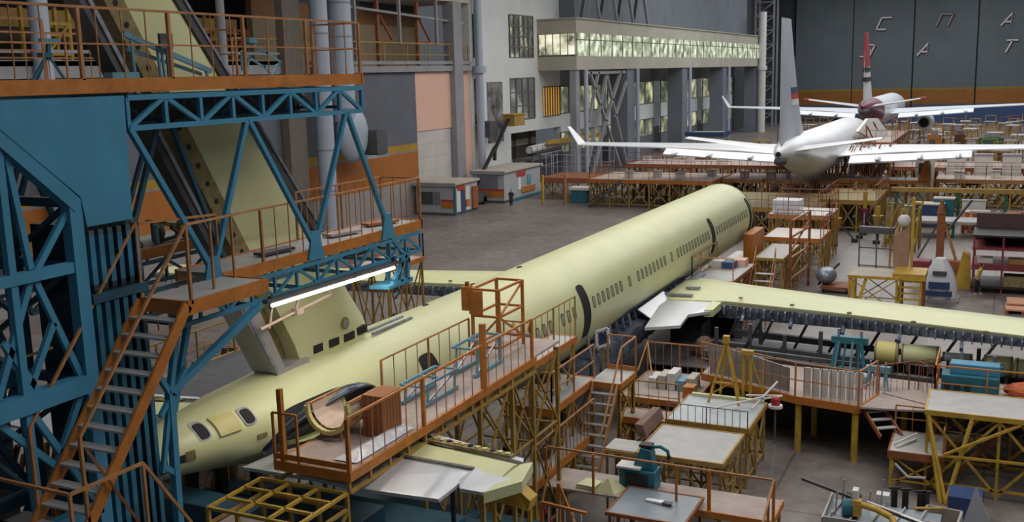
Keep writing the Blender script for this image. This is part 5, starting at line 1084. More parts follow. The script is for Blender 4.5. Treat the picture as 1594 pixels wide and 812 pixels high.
for k in range(9):
    x = -10.2 + k * 1.4; bar(t, 'post', GREY_D, (x, 40.4 - k * .15, 0), (x, 40.4 - k * .15, 2.6 + (k % 2) * .3), .14); bar(t, 'brace', BLACK, (x, 40.4, .2), (x + 1.4, 40.2, 2.2), .1)
    bar(t, 'brace', GREY_D, (x, 42.2, 1.5), (x + .7, 41.2, 2.9), .08)
t = thing('wing_jack', 'black slanting jack strut under the trailing edge of the right wing', 'jack', (-9, 41.5, 0))
bar(t, 'strut', BLACK, (-9.8, 39.4, .2), (-8.7, 41.6, 2.75), .18); bar(t, 'strut', BLACK, (-8.4, 40.9, .2), (-8.7, 41.6, 2.75), .14); box(t, 'foot', BLACK, -10, -8.2, 39.2, 41, 0, .2)
tag(MB().ball((-10.7, 40.4, 1.6), .45, .5, .6, 12, 8).build('covered_fitting', mat('brown_wrapping', (.12, .07, .05), .8, 0, .3, 6), None), 'brown wrapped fitting in the dark gap beside the bare metal flap', 'fitting')
for i, (x, y) in enumerate(((-12.0, 43.0), (-11.2, 45.6))):
    tag(MB().box(x - .7, x + .7, y - .8, y + .8, 0, 2.2).build('dark_support', BLACK, None), ['black block support under the wing root, nearer one', 'black block support under the wing root, farther one'][i], 'support')
# foreground cart at bottom right
t = thing('tool_cart', 'grey steel cart full of tooling at the bottom right corner', 'cart', (-2.2, 28.6, 0))
box(t, 'tray', GREY_B, -3.9, -1.0, 27.3, 29.2, .62, .68); box(t, 'side_rail', GREY, -3.9, -1.0, 27.25, 27.3, .6, .95); box(t, 'side_rail', GREY, -3.95, -3.9, 27.3, 29.2, .6, .9)
for x in (-3.8, -2.5, -1.1):
    for y in (27.4, 29.1): bar(t, 'leg', GREY_D, (x, y, 0), (x, y, .62), .08)
for k, (x, y, h) in enumerate(((-3.75, 27.5, 1.0), (-3.7, 28.1, 1.35), (-3.6, 28.7, 1.5), (-2.9, 28.9, 1.2), (-2.6, 29.1, 1.5))): bar(t, 'upright', GREY, (x, y, .65), (x + .05, y, h), .04)
tube(t, 'wheel', TEAL, (-3.5, 28.2, .9), (-3.1, 28.2, .9), .25, 18); tube(t, 'wheel', BLACK, (-3.5, 28.8, .9), (-3.1, 28.8, .9), .2, 18)
for k in range(5): bar(t, 'cross_bar', GREY, (-3.9 + .55 * k, 27.3, .72), (-3.6 + .55 * k, 29.2, .72), .05)
t = thing('yellow_lever', 'curved yellow metal lever lying on the grey cart', 'lever', (-2.8, 28, .9))
MB().path([(-3.1, 28.0, 1.15), (-2.6, 27.9, 1.1), (-2.2, 27.8, .98), (-2.05, 27.6, .8)], .09, 10).build('arm', YELLOW, t, True); box(t, 'block', YELLOW, -3.2, -3.0, 27.9, 28.15, .8, 1.25); box(t, 'bracket', WHITE_D, -3.25, -3.1, 28.0, 28.3, .8, 1.5)
tag(MB().bar((-4.8, 29.2, 1.15), (-1.2, 27.6, .95), .06, .08).build('long_rod', GREY_D, None), 'long thin dark rod sticking out left of the grey cart', 'rod')
tag(MB().bar((-2.9, 28.4, 1.05), (-.9, 27.5, .95), .12, .06).build('white_profile', WHITE_D, None), 'long whitish metal profile lying across the grey cart', 'profile')
for i, x in enumerate((-2.3, -2.0, -1.6, -1.45)):
    t = thing('upright_valve', ('black upright valve behind the cart, leftmost of four', 'black upright valve behind the cart, second from left', 'black upright valve behind the cart, third from left', 'black upright valve behind the cart, rightmost of four')[i], 'valve', (x, 29.8, 0))
    tube(t, 'body', BLACK, (x, 29.8, 0), (x, 29.8, 1.0), .09); bar(t, 'handle', BLACK, (x - .15, 29.8, 1.0), (x + .15, 29.8, 1.05), .06)
tag(MB().box(-2.75, -2.4, 29.3, 29.6, .5, .95).bar((-2.6, 29.45, 0), (-2.6, 29.45, .5), .1).build('white_box', WHITE_D, None), 'small white box behind the grey cart', 'box')
PG = mat('pale_grey_sheet', (.42, .43, .48), .5, 0, .05, 1)
t = thing('pointed_panel', 'pale grey pointed triangular sheet standing upright at the bottom right', 'panel', (-.3, 27.5, 0))
MB().prism([(-.75, 27.3, 0), (.35, 27.3, 0), (.2, 27.3, 1.5), (-.17, 27.3, 2.35)], (0, .04, 0)).build('sheet', PG, t); bar(t, 'stiffener', GREY, (-.17, 27.36, 2.25), (.1, 27.8, 0), .04)
tag(MB().prism([(.35, 27.5, 0), (.9, 27.4, 0), (.8, 27.5, 1.15), (.6, 27.5, 1.2)], (0, .04, 0)).build('white_sheet', WHITE, None), 'small white upright sheet right of the pointed triangular sheet', 'sheet')
tag(MB().prism([(.9, 28.0, .9), (1.9, 27.9, .9), (2.2, 29.3, .9), (1.2, 29.2, .9)], (0, 0, .05)).prism([(1, 28.1, 0), (1.1, 28.1, 0), (1.1, 28.2, 0), (1, 28.2, 0)], (0, 0, .9)).build('grey_tray', PG, None), 'pale grey flat tray at the bottom right corner', 'tray')
t = thing('open_crate', 'open dark crate with wooden rim behind the pointed triangular sheet', 'crate', (-1, 28.9, 0))
for p, q in (((-1.5, 28.6), (-.6, 28.5)), ((-.6, 28.5), (-.5, 29.6)), ((-.5, 29.6), (-1.4, 29.7)), ((-1.4, 29.7), (-1.5, 28.6))): bar(t, 'side', PLY, (p[0], p[1], .35), (q[0], q[1], .35), .06, .7)
box(t, 'bottom', BLACK, -1.4, -.6, 28.7, 29.5, 0.02, .1); bar(t, 'slat', OCHRE, (-1.7, 29.2, .75), (-.9, 29.5, .75), .1, .04)
tag(MB().box(-.9, 0, 30.3, 31.2, 0, .8).build('blue_crate', NAVY, None), 'dark navy crate on the floor between the yellow trestle legs and the pointed sheet', 'crate')

# far side of the tail: platforms seen between fuselage and dock
t = platform('work_platform', 'yellow-edged platform beyond the tail seen under the blue dock', 'platform', -20.6, -17.2, 17.2, 25.0, 5.0, YELLOW, GREY_D, OCHRE, .22, 1.8, 0, ('w',), OCHRE, 1.0, 0)
t = platform('work_platform', 'low cluttered platform with pale deck far beyond the tail on the left', 'platform', -26, -21.5, 21, 28, 2.6, OCHRE, GREY_D, OCHRE, .2, 2.0, 0, ('e', 'n'), ORANGE2, 1.0, .5)
for i, (x, y, z, a, m, l) in enumerate(((-22.5, 22.3, 2.6, .9, PRIMER, 'yellow-green panel stacked beyond the tail, nearest of the stack'), (-23.3, 24.4, 2.6, 1.0, WHITE_D, 'white panel lying on the far left low platform'), (-24.4, 26.2, 2.6, .9, PRIMER2, 'yellow panel at the back of the far left low platform'), (-24.9, 22.4, 2.6, .8, BEIGE, 'beige panel at the left of the far left low platform'))):
    tag(MB().prism([(x - a, y - .6, z + .01), (x + a, y - .4, z + .01), (x + a, y + .6, z + .01), (x - a, y + .5, z + .01)], (.1, 0, .22)).build('stacked_sheet', m, None), l, 'sheet')
t = platform('work_platform', 'orange railed tower platform beyond the lower dock deck on the left floor', 'platform', -25.3, -23.4, 36.5, 39.5, 5.0, ORANGE, PLY, OCHRE, .2, 1.6, 0, ('s', 'e', 'n'), ORANGE2, 1.1, 0)
# between left wing and fuselage
t = platform('work_platform', 'blue-grey cluttered platform below the left wing trailing edge', 'platform', -24, -18.6, 29.5, 36.5, 1.6, RUST, GREY_D, OCHRE, .2, 2.2, 0, ('w',), ORANGE2, 1.0, .6)
blue_trestle('blue wing trestle under the left wing seen over the fuselage', -21.5, 33.6, 1.62, .8)
blue_trestle('smaller blue wing trestle under the left wing close to the fuselage', -20.0, 35.0, 1.62, .55, BLUE)
for i, (x, y, m, l) in enumerate(((-22.6, 31.5, PINK, 'pinkish box under the left wing'), (-20.9, 31.2, WHITE_D, 'white box under the left wing near the fuselage'), (-22.0, 35.6, OCHRE, 'ochre box under the left wing at the back'), (-23.3, 33.8, ORANGE, 'orange box under the left wing at its outer side'), (-20.2, 32.6, NAVY, 'navy box under the left wing close to the fuselage'))):
    tag(MB().box(x - .35, x + .35, y - .3, y + .3, 1.62, 2.2).build('parts_box', m, None), l, 'box')
tag(MB().ball((-19.9, 37.0, 2.2), .45, .3, .55, 14, 9).build('silver_dome', WHITE, None, True), 'white rounded dome part under the left wing beside the fuselage', 'part')
tag(MB().bar((-24.6, 50.5, .05), (-22.6, 53.2, .5), .08).bar((-24.4, 50.4, .02), (-23.2, 50.6, .02), .5, .06).build('tow_bar', GREY_D, None), 'dark tow bar lying on the open floor behind the fuselage', 'bar')

# ================================================================== BACKGROUND
# kiosks by the left wall
def kiosk(label, x0, x1, y0, y1, h, loc, door_side=True):
    t = thing('kiosk', label, 'kiosk', loc)
    box(t, 'walls', mat('kiosk_grey', (.36, .38, .40), .7, 0, .05, 1), x0, x1, y0, y1, 0, h)
    box(t, 'roof', BEIGE, x0 - .2, x1 + .2, y0 - .2, y1 + .2, h, h + .2); box(t, 'roof_edge', CONC, x0 - .22, x1 + .22, y0 - .23, y0 - .2, h - .15, h + .15)
    box(t, 'plinth', GREY_D, x0 - .05, x1 + .05, y0 - .05, y1 + .05, 0, .25)
    return t
t = kiosk('grey kiosk with orange stripes and dark windows against the left wall, nearer of two', -50.5, -46.3, 84.4, 89.0, 2.9, (-48, 87, 0))
box(t, 'window', GLASS, -49.9, -48.7, 84.33, 84.4, 1.0, 2.2); box(t, 'window', WALLG, -48.6, -47.9, 84.33, 84.4, 1.0, 2.2); box(t, 'stripe', ORANGE, -47.8, -46.3, 84.34, 84.4, .7, 1.25); box(t, 'stripe', RED, -47.8, -46.3, 84.34, 84.4, 1.3, 1.5)
box(t, 'corner_post', TEAL, -46.4, -46.22, 84.3, 84.5, 0, 2.9)
for a, b_, m in ((84.6, 85.4, WHITE_D), (86.5, 87.2, WHITE_D)): box(t, 'panel', m, -46.3, -46.23, a, b_, .3, 2.5)
box(t, 'door', NAVY, -46.3, -46.22, 85.5, 86.3, 0, 2.5); box(t, 'door', RUST, -46.3, -46.1, 87.7, 88.8, .3, 2.4); box(t, 'sign', RED, -46.3, -46.2, 84.8, 86.3, 2.3, 2.75); box(t, 'stripe', ORANGE, -46.3, -46.2, 86.5, 87.2, .6, 1.3)
t = kiosk('grey kiosk with orange band and blue kerb, farther of the two by the left wall', -49.5, -45.9, 94.2, 103.5, 3.1, (-47.5, 99, 0))
box(t, 'window', WALLG, -48.9, -46.6, 94.13, 94.2, 1.5, 2.8); box(t, 'stripe', ORANGE, -49.4, -45.9, 94.14, 94.2, .6, 1.2); box(t, 'stripe', RED, -49.4, -45.9, 94.14, 94.2, 1.25, 1.42)
box(t, 'side_frame', DUCT, -49.6, -49.4, 94.0, 94.2, 0, 3.1); box(t, 'sign', RED, -45.9, -45.82, 97.2, 99.3, 2.4, 2.9); box(t, 'window', WHITE, -45.9, -45.82, 97.5, 98.1, 1.0, 2.3); box(t, 'window', BLUE_L, -45.9, -45.82, 99.8, 100.7, 1.4, 2.4)
box(t, 'stripe', ORANGE, -45.9, -45.82, 98.3, 101.8, .6, 1.2); box(t, 'kerb', TEAL, -45.9, -45.5, 95, 103.5, 0, .22)
t = kiosk('white kiosk with navy roof edge beyond the wing of the white airliner', -42, -37, 148, 153, 3.6, (-39.5, 150, 0)); box(t, 'navy_edge', NAVY, -42.3, -36.7, 147.6, 147.75, 3.4, 4.0); box(t, 'navy_edge', NAVY, -36.75, -36.6, 147.6, 153.2, 3.4, 4.0)
box(t, 'window', GLASS, -37, -36.9, 149, 152, 1.4, 2.8); box(t, 'door', RUST, -40.2, -39, 147.9, 148, 0, 2.4)

# people
def person(label, x, y, z0, top, legs_m, face, s=1.0, lean=0, hat=None):
    t = thing('person', label, 'person', (x, y, z0))
    f = Vector(face).normalized(); r = Vector((f.y, -f.x, 0)); o = Vector((x, y, z0))
    def V(a, b_, c): return o + r * a * s + f * (b_ + lean * max(0, c - .9)) * s + Vector((0, 0, c * s))
    def ring(c, w_, d, b_=0, a=0): return [V(a + w_ * math.cos(2 * math.pi * i / 12), b_ + d * math.sin(2 * math.pi * i / 12), c) for i in range(12)]
    body = MB().loft([ring(.82, .16, .11), ring(.95, .17, .12), ring(1.15, .155, .1), ring(1.35, .2, .12), ring(1.45, .17, .1), ring(1.5, .06, .06), ring(1.56, .055, .06)])
    body.loft([ring(1.54, .05, .06, .01), ring(1.6, .075, .09, .01), ring(1.66, .08, .1, .01), ring(1.73, .065, .085, .0), ring(1.77, .02, .03)])
    for sg, st in ((-1, .14), (1, -.12)):
        body.loft([ring(.9, .085, .1, 0, sg * .08), ring(.5, .06, .07, st * .6, sg * .09), ring(.3, .055, .06, st, sg * .09), ring(.08, .04, .05, st * 1.1, sg * .09)])
        body.loft([ring(.08, .045, .07, st + .04, sg * .09), ring(.0, .05, .13, st + .07, sg * .09)])
        body.tube(V(sg * .2, 0, 1.4), V(sg * .25, -st * .3, 1.12), .048 * s, 10, .04 * s).tube(V(sg * .25, -st * .3, 1.12), V(sg * .24, .1 - st * .3, .88), .04 * s, 10, .03 * s)
        h = V(sg * .24, .1 - st * .3, .88)
        for k in range(4): body.tube(h + r * (.012 * (k - 1.5)) * s, h + r * (.012 * (k - 1.5)) * s + f * .02 + Vector((0, 0, -.09 + .01 * abs(k - 1.5))) * s, .009 * s, 5)
        body.tube(h, h + f * .05 * s + Vector((0, 0, -.05 * s)), .01 * s, 5)
    b_ = body.build('body', SKIN, t, True)
    MB().loft([ring(.86, .185, .13), ring(.95, .19, .14), ring(1.15, .175, .125), ring(1.36, .22, .14), ring(1.46, .18, .12), ring(1.5, .08, .08)]).tube(V(-.2, 0, 1.42), V(-.26, 0, 1.12), .065 * s, 10, .055 * s).tube(V(.2, 0, 1.42), V(.26, 0, 1.12), .065 * s, 10, .055 * s).build('jacket', top, t, True)
    tr = MB()
    for sg, st in ((-1, .14), (1, -.12)): tr.loft([ring(.93, .1, .13, 0, sg * .08), ring(.5, .08, .09, st * .6, sg * .09), ring(.12, .06, .07, st, sg * .09)])
    tr.build('trousers', legs_m, t, True)
    MB().ball(tuple(V(0, -.01, 1.69)), .09 * s, .1 * s, .1 * s, 12, 8).build('hair', hat or HAIR, t, True)
    MB().ball(tuple(V(0, .11, 1.64)), .012, .02, .018, 6, 4).build('nose', SKIN, t)
    return t
person('person in dark clothes walking across the open floor near the grey kiosks', -43.9, 91.6, 0, CLOTH_K, CLOTH_K, (.3, -1, 0))
person('person in a yellow vest and dark trousers standing left of the dark red rack', -.95, 63.0, 0, CLOTH_Y, CLOTH_K, (1, -.2, 0), 1.0, .3)

# poster and boom lift on the white wall
t = thing('wall_poster', 'tall dark photo collage poster hanging on the white wall', 'poster', (-50.95, 102.8, 8))
box(t, 'sheet', mat('photo_collage', (.16, .15, .17), .6, 0, .9, .9, (.45, .42, .42), .6), -50.97, -50.93, 101.0, 104.8, 5.6, 12.2)
t = thing('boom_lift', 'dark boom lift raising an ochre basket in front of the wall poster', 'lift', (-48.5, 97.5, 0))
box(t, 'base', GREY_D, -49.8, -47.6, 91, 93.6, .3, 1.2); 
for x in (-49.6, -47.9):
    for y in (91.4, 93.2): tube(t, 'wheel', BLACK, (x, y, .4), (x + .3, y, .4), .4, 14)
for p, q in (((-48.7, 92.5, 1.2), (-48.9, 98.4, 5.4)), ((-48.9, 98.4, 5.4), (-48.9, 98.2, 4.0)), ((-48.9, 98.4, 5.2), (-48.9, 101.6, 8.0)), ((-48.9, 101.6, 8.0), (-48.9, 102.2, 8.2))): bar(t, 'boom_arm', BLACK, p, q, .3)
box(t, 'basket', OCHRE, -49.6, -48.2, 101.9, 104.6, 7.4, 8.6); box(t, 'basket_rim', YELLOW, -49.7, -48.1, 101.8, 104.7, 8.6, 8.72)
tag(MB().box(-50.9, -49.4, 98.3, 100.2, 6.4, 8.1).build('wall_unit', GREY_D, None), 'dark grey box unit fixed on the white wall left of the boom basket', 'box')
t = platform('scaffold', 'dark scaffold with railings in front of the white wall behind the kiosks', 'scaffold', -49.2, -47.4, 104.5, 112, 3.6, GREY_D, GREY_D, GREY_D, .2, 2.4, 0, ('e', 's'), GREY_D, 1.3, 0)
tag(MB().tube((-49.5, 108.5, 4.3), (-49.5, 120, 4.6), .45, 14).build('white_roll', WHITE_D, None, True), 'long white tube lying at the foot of the white wall', 'tube')
tag(MB().bar((-48.8, 112, 4.9), (-47.8, 127, 4.9), .3, .5).build('yellow_beam', YELLOW, None), 'long yellow beam below the lit gallery at left', 'beam')

# long orange docks beyond the fuselage
def dock(label, x0, x1, y0, y1, z, rails, gap=2.2, em=ORANGE, lm=OCHRE, bal=.0, dm=PLY):
    return platform('work_dock', label, 'platform', x0, x1, y0, y1, z, em, dm, lm, .35, gap * .8, 0, rails, RUST, 1.2, bal, True, .13, None, 2.0, .08)
dock('long orange dock with a slatted rail behind the fuselage roof, left part', -36.5, -24.3, 94, 101.5, 2.7, ('s', 'n', 'w'), 2.6, ORANGE, OCHRE, .6)
dock('orange dock directly under the tail of the white airliner', -24.2, -13.6, 97.5, 104.5, 2.6, ('s', 'n'), 2.4, ORANGE2, OCHRE, .7)
dock('pale floored orange dock right of the tail of the white airliner', -13.5, -5.8, 97.2, 100.0, 2.8, ('s', 'e'), 2.2, ORANGE, OCHRE, .9, WHITE_D)
dock('orange dock under the right wing of the white airliner at far right', -5.4, 9, 101, 105, 2.6, ('s', 'n'), 2.4, ORANGE2, YELLOW, .8)
dock('brown dock under the left wing of the white airliner', -36, -19, 104, 110, 3.3, ('n', 's'), 2.8, RUST, OCHRE, .8)
dock('rust coloured dock below the right wing root of the white airliner', -12, 2, 108, 114, 3.0, ('s', 'n'), 2.6, RUST, RUST, .8)
dock('dark green topped dock beyond the barrel end of the fuselage', -21, -12.5, 80, 90, 2.3, ('e', 's'), 2.0, OCHRE, OCHRE, .8, OLIVE)
dock('high rust gantry dock beside the white airliner fuselage', -13.0, -10.0, 108, 128, 5.4, ('e', 's', 'n'), 3.0, RUST, OCHRE, .9)
dock('red-brown gantry dock on the left side of the white airliner', -21.5, -17.6, 110, 128, 5.2, ('w', 's', 'n'), 3.0, RUST, RUST, .9)
for i, (x, y, l) in enumerate(((-41.5, 94.0, 'yellow post nearest the grey kiosks on the open floor'), (-39.4, 94.8, 'orange-yellow post second from the kiosks on the open floor'))):
    tag(MB().tube((x, y, 0), (x, y, 3.0), .13, 10).build('yellow_post', YELLOW if i == 0 else ORANGE2, None, True), l, 'post')
t = platform('work_platform', 'dark platform with a rounded grey rail beyond the two yellow posts', 'platform', -43.5, -37.5, 98, 104, 2.3, RUST, RUST, OCHRE, .5, 3, 0, ('s', 'w', 'n'), DUCT, 2.4, 0)
t = thing('grey_machine', 'small grey-green machine on the floor right of the yellow posts', 'machine', (-38.5, 97, 0)); box(t, 'body', TEAL, -39.3, -37.6, 96, 97.4, 0, 1.3, .05); box(t, 'top', WHITE_D, -39.5, -37.4, 95.9, 97.5, 1.3, 1.6, .03)
t = thing('leaning_plank', 'dark plank sloping up to the long orange dock from the floor', 'plank', (-35, 94, 0)); bar(t, 'plank', GREY_D, (-36.4, 93.4, .1), (-33.0, 93.6, 2.5), .5, .15); bar(t, 'side_rail', BLACK, (-36.4, 93.2, .4), (-33.0, 93.4, 2.7), .08)

# wrapped section and tripods around the white airliner
t = thing('white_canopy', 'white sheeted canopy frame beside the white airliner fuselage', 'canopy', (-12.6, 112, 5))
MB().prism([(-13.2, 106, 6.6), (-12.9, 111, 7.6), (-12.7, 118, 7.3), (-11.9, 121, 5.6), (-11.9, 112, 5.1)], (.3, 0, 0)).build('sheet', WHITE_D, t)
for y in (107, 113, 119): bar(t, 'post', RUST, (-12.2, y, 5.0), (-12.3, y, 7.2), .14); bar(t, 'brace', RUST, (-12.2, y, 7.0), (-11.8, y + 3, 5.3), .1)
def tripod(label, x, y, h=3.0, m=ORANGE):
    t = thing('tripod_jack', label, 'jack', (x, y, 0))
    tube(t, 'foot_screw', BLACK, (x, y, 0), (x, y, .8), .12); MB().tube((x, y, .7), (x, y, 1.9), .12, 12, .42).build('cone', m, t, True); tube(t, 'ram', YELLOW, (x, y, 1.9), (x, y, h), .16)
    for k in range(3): a = 2.09 * k + .6; bar(t, 'leg', GREY_D, (x + 1.5 * math.cos(a), y + 1.5 * math.sin(a), .1), (x, y, h * .6), .1); tube(t, 'foot', BLACK, (x + 1.5 * math.cos(a), y + 1.5 * math.sin(a), 0), (x + 1.5 * math.cos(a), y + 1.5 * math.sin(a), .25), .25, 10)
    return t
tripod('orange cone tripod jack on the floor in front of the docks', -10.9, 78.5); tripod('dark maroon tripod jack just behind the orange cone jack', -9.6, 84.5, 3.2, MAROON); tripod('ochre tripod jack right of the orange cone jack', -8.2, 80.5, 2.6, OCHRE)
dock('ochre trestle dock above the orange cone jack', -13.0, -8.8, 84.5, 92.5, 2.5, ('e', 's'), 1.8, OCHRE, OCHRE, .7, OLIVE)
tag(MB().tube((-15.3, 63.0, .6), (-15.3, 66.5, .6), .6, 16).build('white_drum', WHITE_D, None, True), 'white drum lying beyond the open barrel end', 'drum')

# stairs and tables beside the front barrel
t = platform('work_table', 'pale topped table on rust scaffold beside the front end of the fuselage', 'table', -12.3, -10.75, 57.2, 62.2, 2.5, OCHRE, GREY_W, OCHRE, .14, 1.3, 0, (), None, 0, 0)
t = platform('work_platform', 'platform with white boxes beside the middle door opening, behind the right wing', 'platform', -13.3, -11.3, 47.8, 52.6, 3.0, RUST, GREY_W, RUST, .2, 1.6, 0, ('w', 's'), ORANGE2, 1.1, 0)
for i, (x, y, m) in enumerate(((-12.9, 51.4, WHITE_D), (-12.3, 51.2, NAVY), (-11.9, 52.0, PINK))):
    tag(MB().box(x - .3, x + .3, y - .4, y + .4, 3.01, 3.35).build('parts_box', m, None), ['white box on the platform behind the wing root', 'navy box on the platform behind the wing root', 'pink box on the platform behind the wing root'][i], 'box')
t = thing('service_stair', 'short orange-brown stair with pale treads behind the right wing root', 'stairs', (-10.7, 51, 0))
flight(t, (-10.75, 52.6, 2.9), (-10.75, 50.2, .2), (.5, 0, 0), 8, ORANGE2, GREY_W, (-1, 1), ORANGE2, 1.0, .2, .3)
t = platform('work_platform', 'orange scaffold platform with white sheets, directly right of the barrel end', 'platform', -13.2, -9.8, 64, 68, 2.6, ORANGE, WHITE_D, OCHRE, .25, 1.5, 0, ('n', 'e'), RUST, 1.2, .5)
t = platform('work_platform', 'upper orange scaffold platform behind the barrel end with pink and white boards', 'platform', -14.2, -10.2, 70, 74, 3.2, ORANGE2, WHITE_D, OCHRE, .3, 1.5, 0, ('n', 'e', 's'), RUST, 1.3, .5)
tag(MB().box(-14.0, -12.2, 70.4, 72, 3.25, 4.1).build('white_panel_stack', WHITE, None), 'white and blue panel stack on the upper scaffold platform by the barrel end', 'stack')
tag(MB().box(-13.25, -12.7, 58.5, 61.5, 0, 3.6).build('orange_cover_board', ORANGE, None), 'orange board standing against the front barrel of the fuselage', 'board')
t = thing('tall_frame', 'tall thin brown post frame at the right corner of the pale topped table', 'frame', (-10.4, 60, 0))
for x, y in ((-10.5, 58), (-10.2, 62.4)): bar(t, 'post', RUST, (x, y, 0), (x, y, 4.6), .14)
for z in (1.2, 2.4, 3.6, 4.5): bar(t, 'tie_bar', ORANGE2, (-10.5, 58, z), (-10.2, 62.4, z), .1)
for k in range(3): bar(t, 'brace', RUST, (-10.5, 58, .2 + k * 1.3), (-10.2, 62.4, 1.4 + k * 1.3), .08)
t = thing('grey_bundle', 'grey and white bundle of parts on a low rust trolley beyond the right wing', 'bundle', (-8.8, 61.5, 0))
MB().ball((-9.0, 61.4, .9), .6, .8, .5, 12, 7).build('wrapped_parts', SILVER_D, t, True); bar(t, 'rod', BLACK, (-9.4, 61, .4), (-8.4, 62.2, 1.5), .1); box(t, 'trolley', RUST, -9.2, -7.6, 60.5, 62.3, .25, .4)
for x in (-9.1, -7.8): tube(t, 'wheel', BLACK, (x, 60.7, .15), (x + .1, 60.7, .15), .15)

# yellow stand, crane, boat-like cover, rack
t = platform('yellow_stand', 'yellow trestle table with sheet screen beyond the right wing', 'table', -7.1, -4.6, 56.2, 58.9, 2.0, YELLOW, BEIGE, YELLOW, .14, 2.4, 0, (), None, 0, 0, True, .12)
bar(t, 'splayed_leg', YELLOW, (-7.0, 56.3, 1.9), (-6.6, 56.0, 0), .16); bar(t, 'splayed_leg', YELLOW, (-6.2, 56.3, 1.9), (-6.7, 56.0, 0), .16)
t = thing('yellow_ladder_tower', 'boxy yellow ladder tower at the right end of the yellow trestle table', 'tower', (-4, 57, 0))
for x in (-4.5, -3.5):
    for y in (56.4, 57.8): bar(t, 'post', YELLOW, (x, y, 0), (x, y, 2.0), .12)
for k in range(6): bar(t, 'rung', YELLOW, (-4.5, 56.4, .2 + k * .32), (-3.5, 56.4, .2 + k * .32), .09)
box(t, 'head', YELLOW, -4.9, -3.3, 56.3, 58.4, 1.85, 2.2); box(t, 'side_board', RUST, -3.5, -3.35, 56.4, 58.0, 0, 1.9)
t = thing('sheet_screen', 'pinkish brown screen and dark rail frame standing on the yellow trestle table', 'screen', (-5.5, 58.8, 2))
MB().prism([(-5.1, 58.5, 2.02), (-4.3, 58.5, 2.2), (-4.3, 58.5, 4.4), (-5.1, 58.5, 3.8)], (0, .1, 0)).build('screen', mat('pink_brown_board', (.34, .2, .15), .8), t)
for z in (2.1, 3.1, 4.1): bar(t, 'rail', GREY_D, (-6.9, 58.8, z), (-5.1, 58.6, z), .07 if z < 4 else .35)
for x in (-6.9, -6.0): bar(t, 'post', GREY_D, (x, 58.8, 2), (x, 58.7, 4.1), .07)
bar(t, 'tall_post', YELLOW, (-4.15, 58.4, 2.2), (-4.15, 58.4, 6.0), .14); bar(t, 'tall_post', OCHRE, (-5.3, 58.9, 2), (-5.3, 58.9, 5.6), .1); MB().ball((-4.6, 58.5, 4.7), .35, .3, .35, 10, 6).build('hose_reel', WHITE_D, t, True)
t = thing('workshop_crane', 'rust-brown mast crane with slanting stays and a red counterweight', 'crane', (-3, 65.5, 0))
bar(t, 'mast', RUST, (-3.1, 65.5, 0), (-3.1, 65.5, 4.3), .42); MB().tube((-3.1, 65.5, 4.2), (-3.1, 65.5, 5.0), .28, 10, .08).build('mast_cap', RUST, t, True)
bar(t, 'stay', ORANGE2, (-3.1, 65.5, 4.2), (-2.0, 65.3, .9), .14); bar(t, 'stay', GREY_D, (-3.1, 65.5, 3.9), (-4.8, 65.8, .5), .1); bar(t, 'jib', GREY_D, (-3.0, 65.4, 2.8), (-1.5, 66, 5.0), .12)
box(t, 'counterweight', RED_D, -4.6, -3.5, 64.4, 65.4, .5, 1.5, .08); box(t, 'winch', RUST, -2.9, -1.9, 64.8, 65.6, .3, 1.5, .05)
tag(MB().prism([(-2.2, 64.2, 0), (-1.3, 64.2, 0), (-1.4, 64.2, 2.0), (-1.8, 64.2, 2.2)], (0, .8, 0)).build('yellow_block', YELLOW, None), 'solid yellow tapered block at the foot of the rust crane', 'block')
t = thing('white_hood', 'white and blue rounded engine hood standing on the floor beyond the right wing', 'hood', (-2.8, 60.6, 0))
R = []
for k in range(9):
    q = k / 8; z = .15 + q * 2.2; hw = .95 * (1 - q ** 2.2 * .72); dd = .75 * (1 - q ** 2 * .6)
    R.append([(-2.8 + hw * math.cos(2 * math.pi * i / 20), 60.9 + dd * math.sin(2 * math.pi * i / 20), z) for i in range(20)])
MB().loft(R).build('shell', WHITE, t, True)
for z0, z1, w_ in ((.35, .6, .75), (.75, 1.1, .6), (1.5, 1.7, .4)): box(t, 'vent', NAVY if w_ > .5 else GREY_D, -2.8 - w_ * .9, -2.8 + w_ * .9, 60.0 + (z0 * .1), 60.35, z0, z1)
box(t, 'base', GREY, -3.8, -1.8, 59.9, 61.6, 0, .16)
RK = stripes('dark_rack_shelf', 0, (.06, .03, .03), [(39, (.06, .03, .03))])
t = thing('red_rack', 'dark red storage rack with several shelves at the right edge of the photo', 'rack', (.5, 65, 0))
for x in (-1.2, .3, 1.8, 3.2):
    for y in (63.4, 66.4): bar(t, 'post', RED_D, (x, y, 0), (x, y, 3.3), .1)
for z, m, h in ((1.35, RED_D, .3), (2.5, RED_D, .12), (3.25, BLACK, .1), (.3, BLACK, .12)): box(t, 'shelf', m, -1.3, 3.3, 63.3, 66.5, z, z + h)
box(t, 'back', mat('rack_dark_sheet', (.09, .05, .05), .7), -1.2, 3.2, 66.4, 66.5, 2.6, 4.2)
for i, (x, m, l) in enumerate(((-.6, WHITE_D, 'white bundle on the middle shelf of the dark red rack, left one'), (1.0, OCHRE, 'ochre box on the middle shelf of the dark red rack'), (2.2, WHITE_D, 'white bundle on the middle shelf of the dark red rack, right one'))):
    tag(MB().box(x - .4, x + .4, 63.8, 64.6, 1.66, 1.95).build('shelf_bundle', m, None), l, 'bundle')
tag(MB().box(.4, 2.6, 63.4, 64.6, .43, 1.0).build('olive_box', OLIVE, None), 'long olive box on the bottom shelf of the dark red rack', 'box')
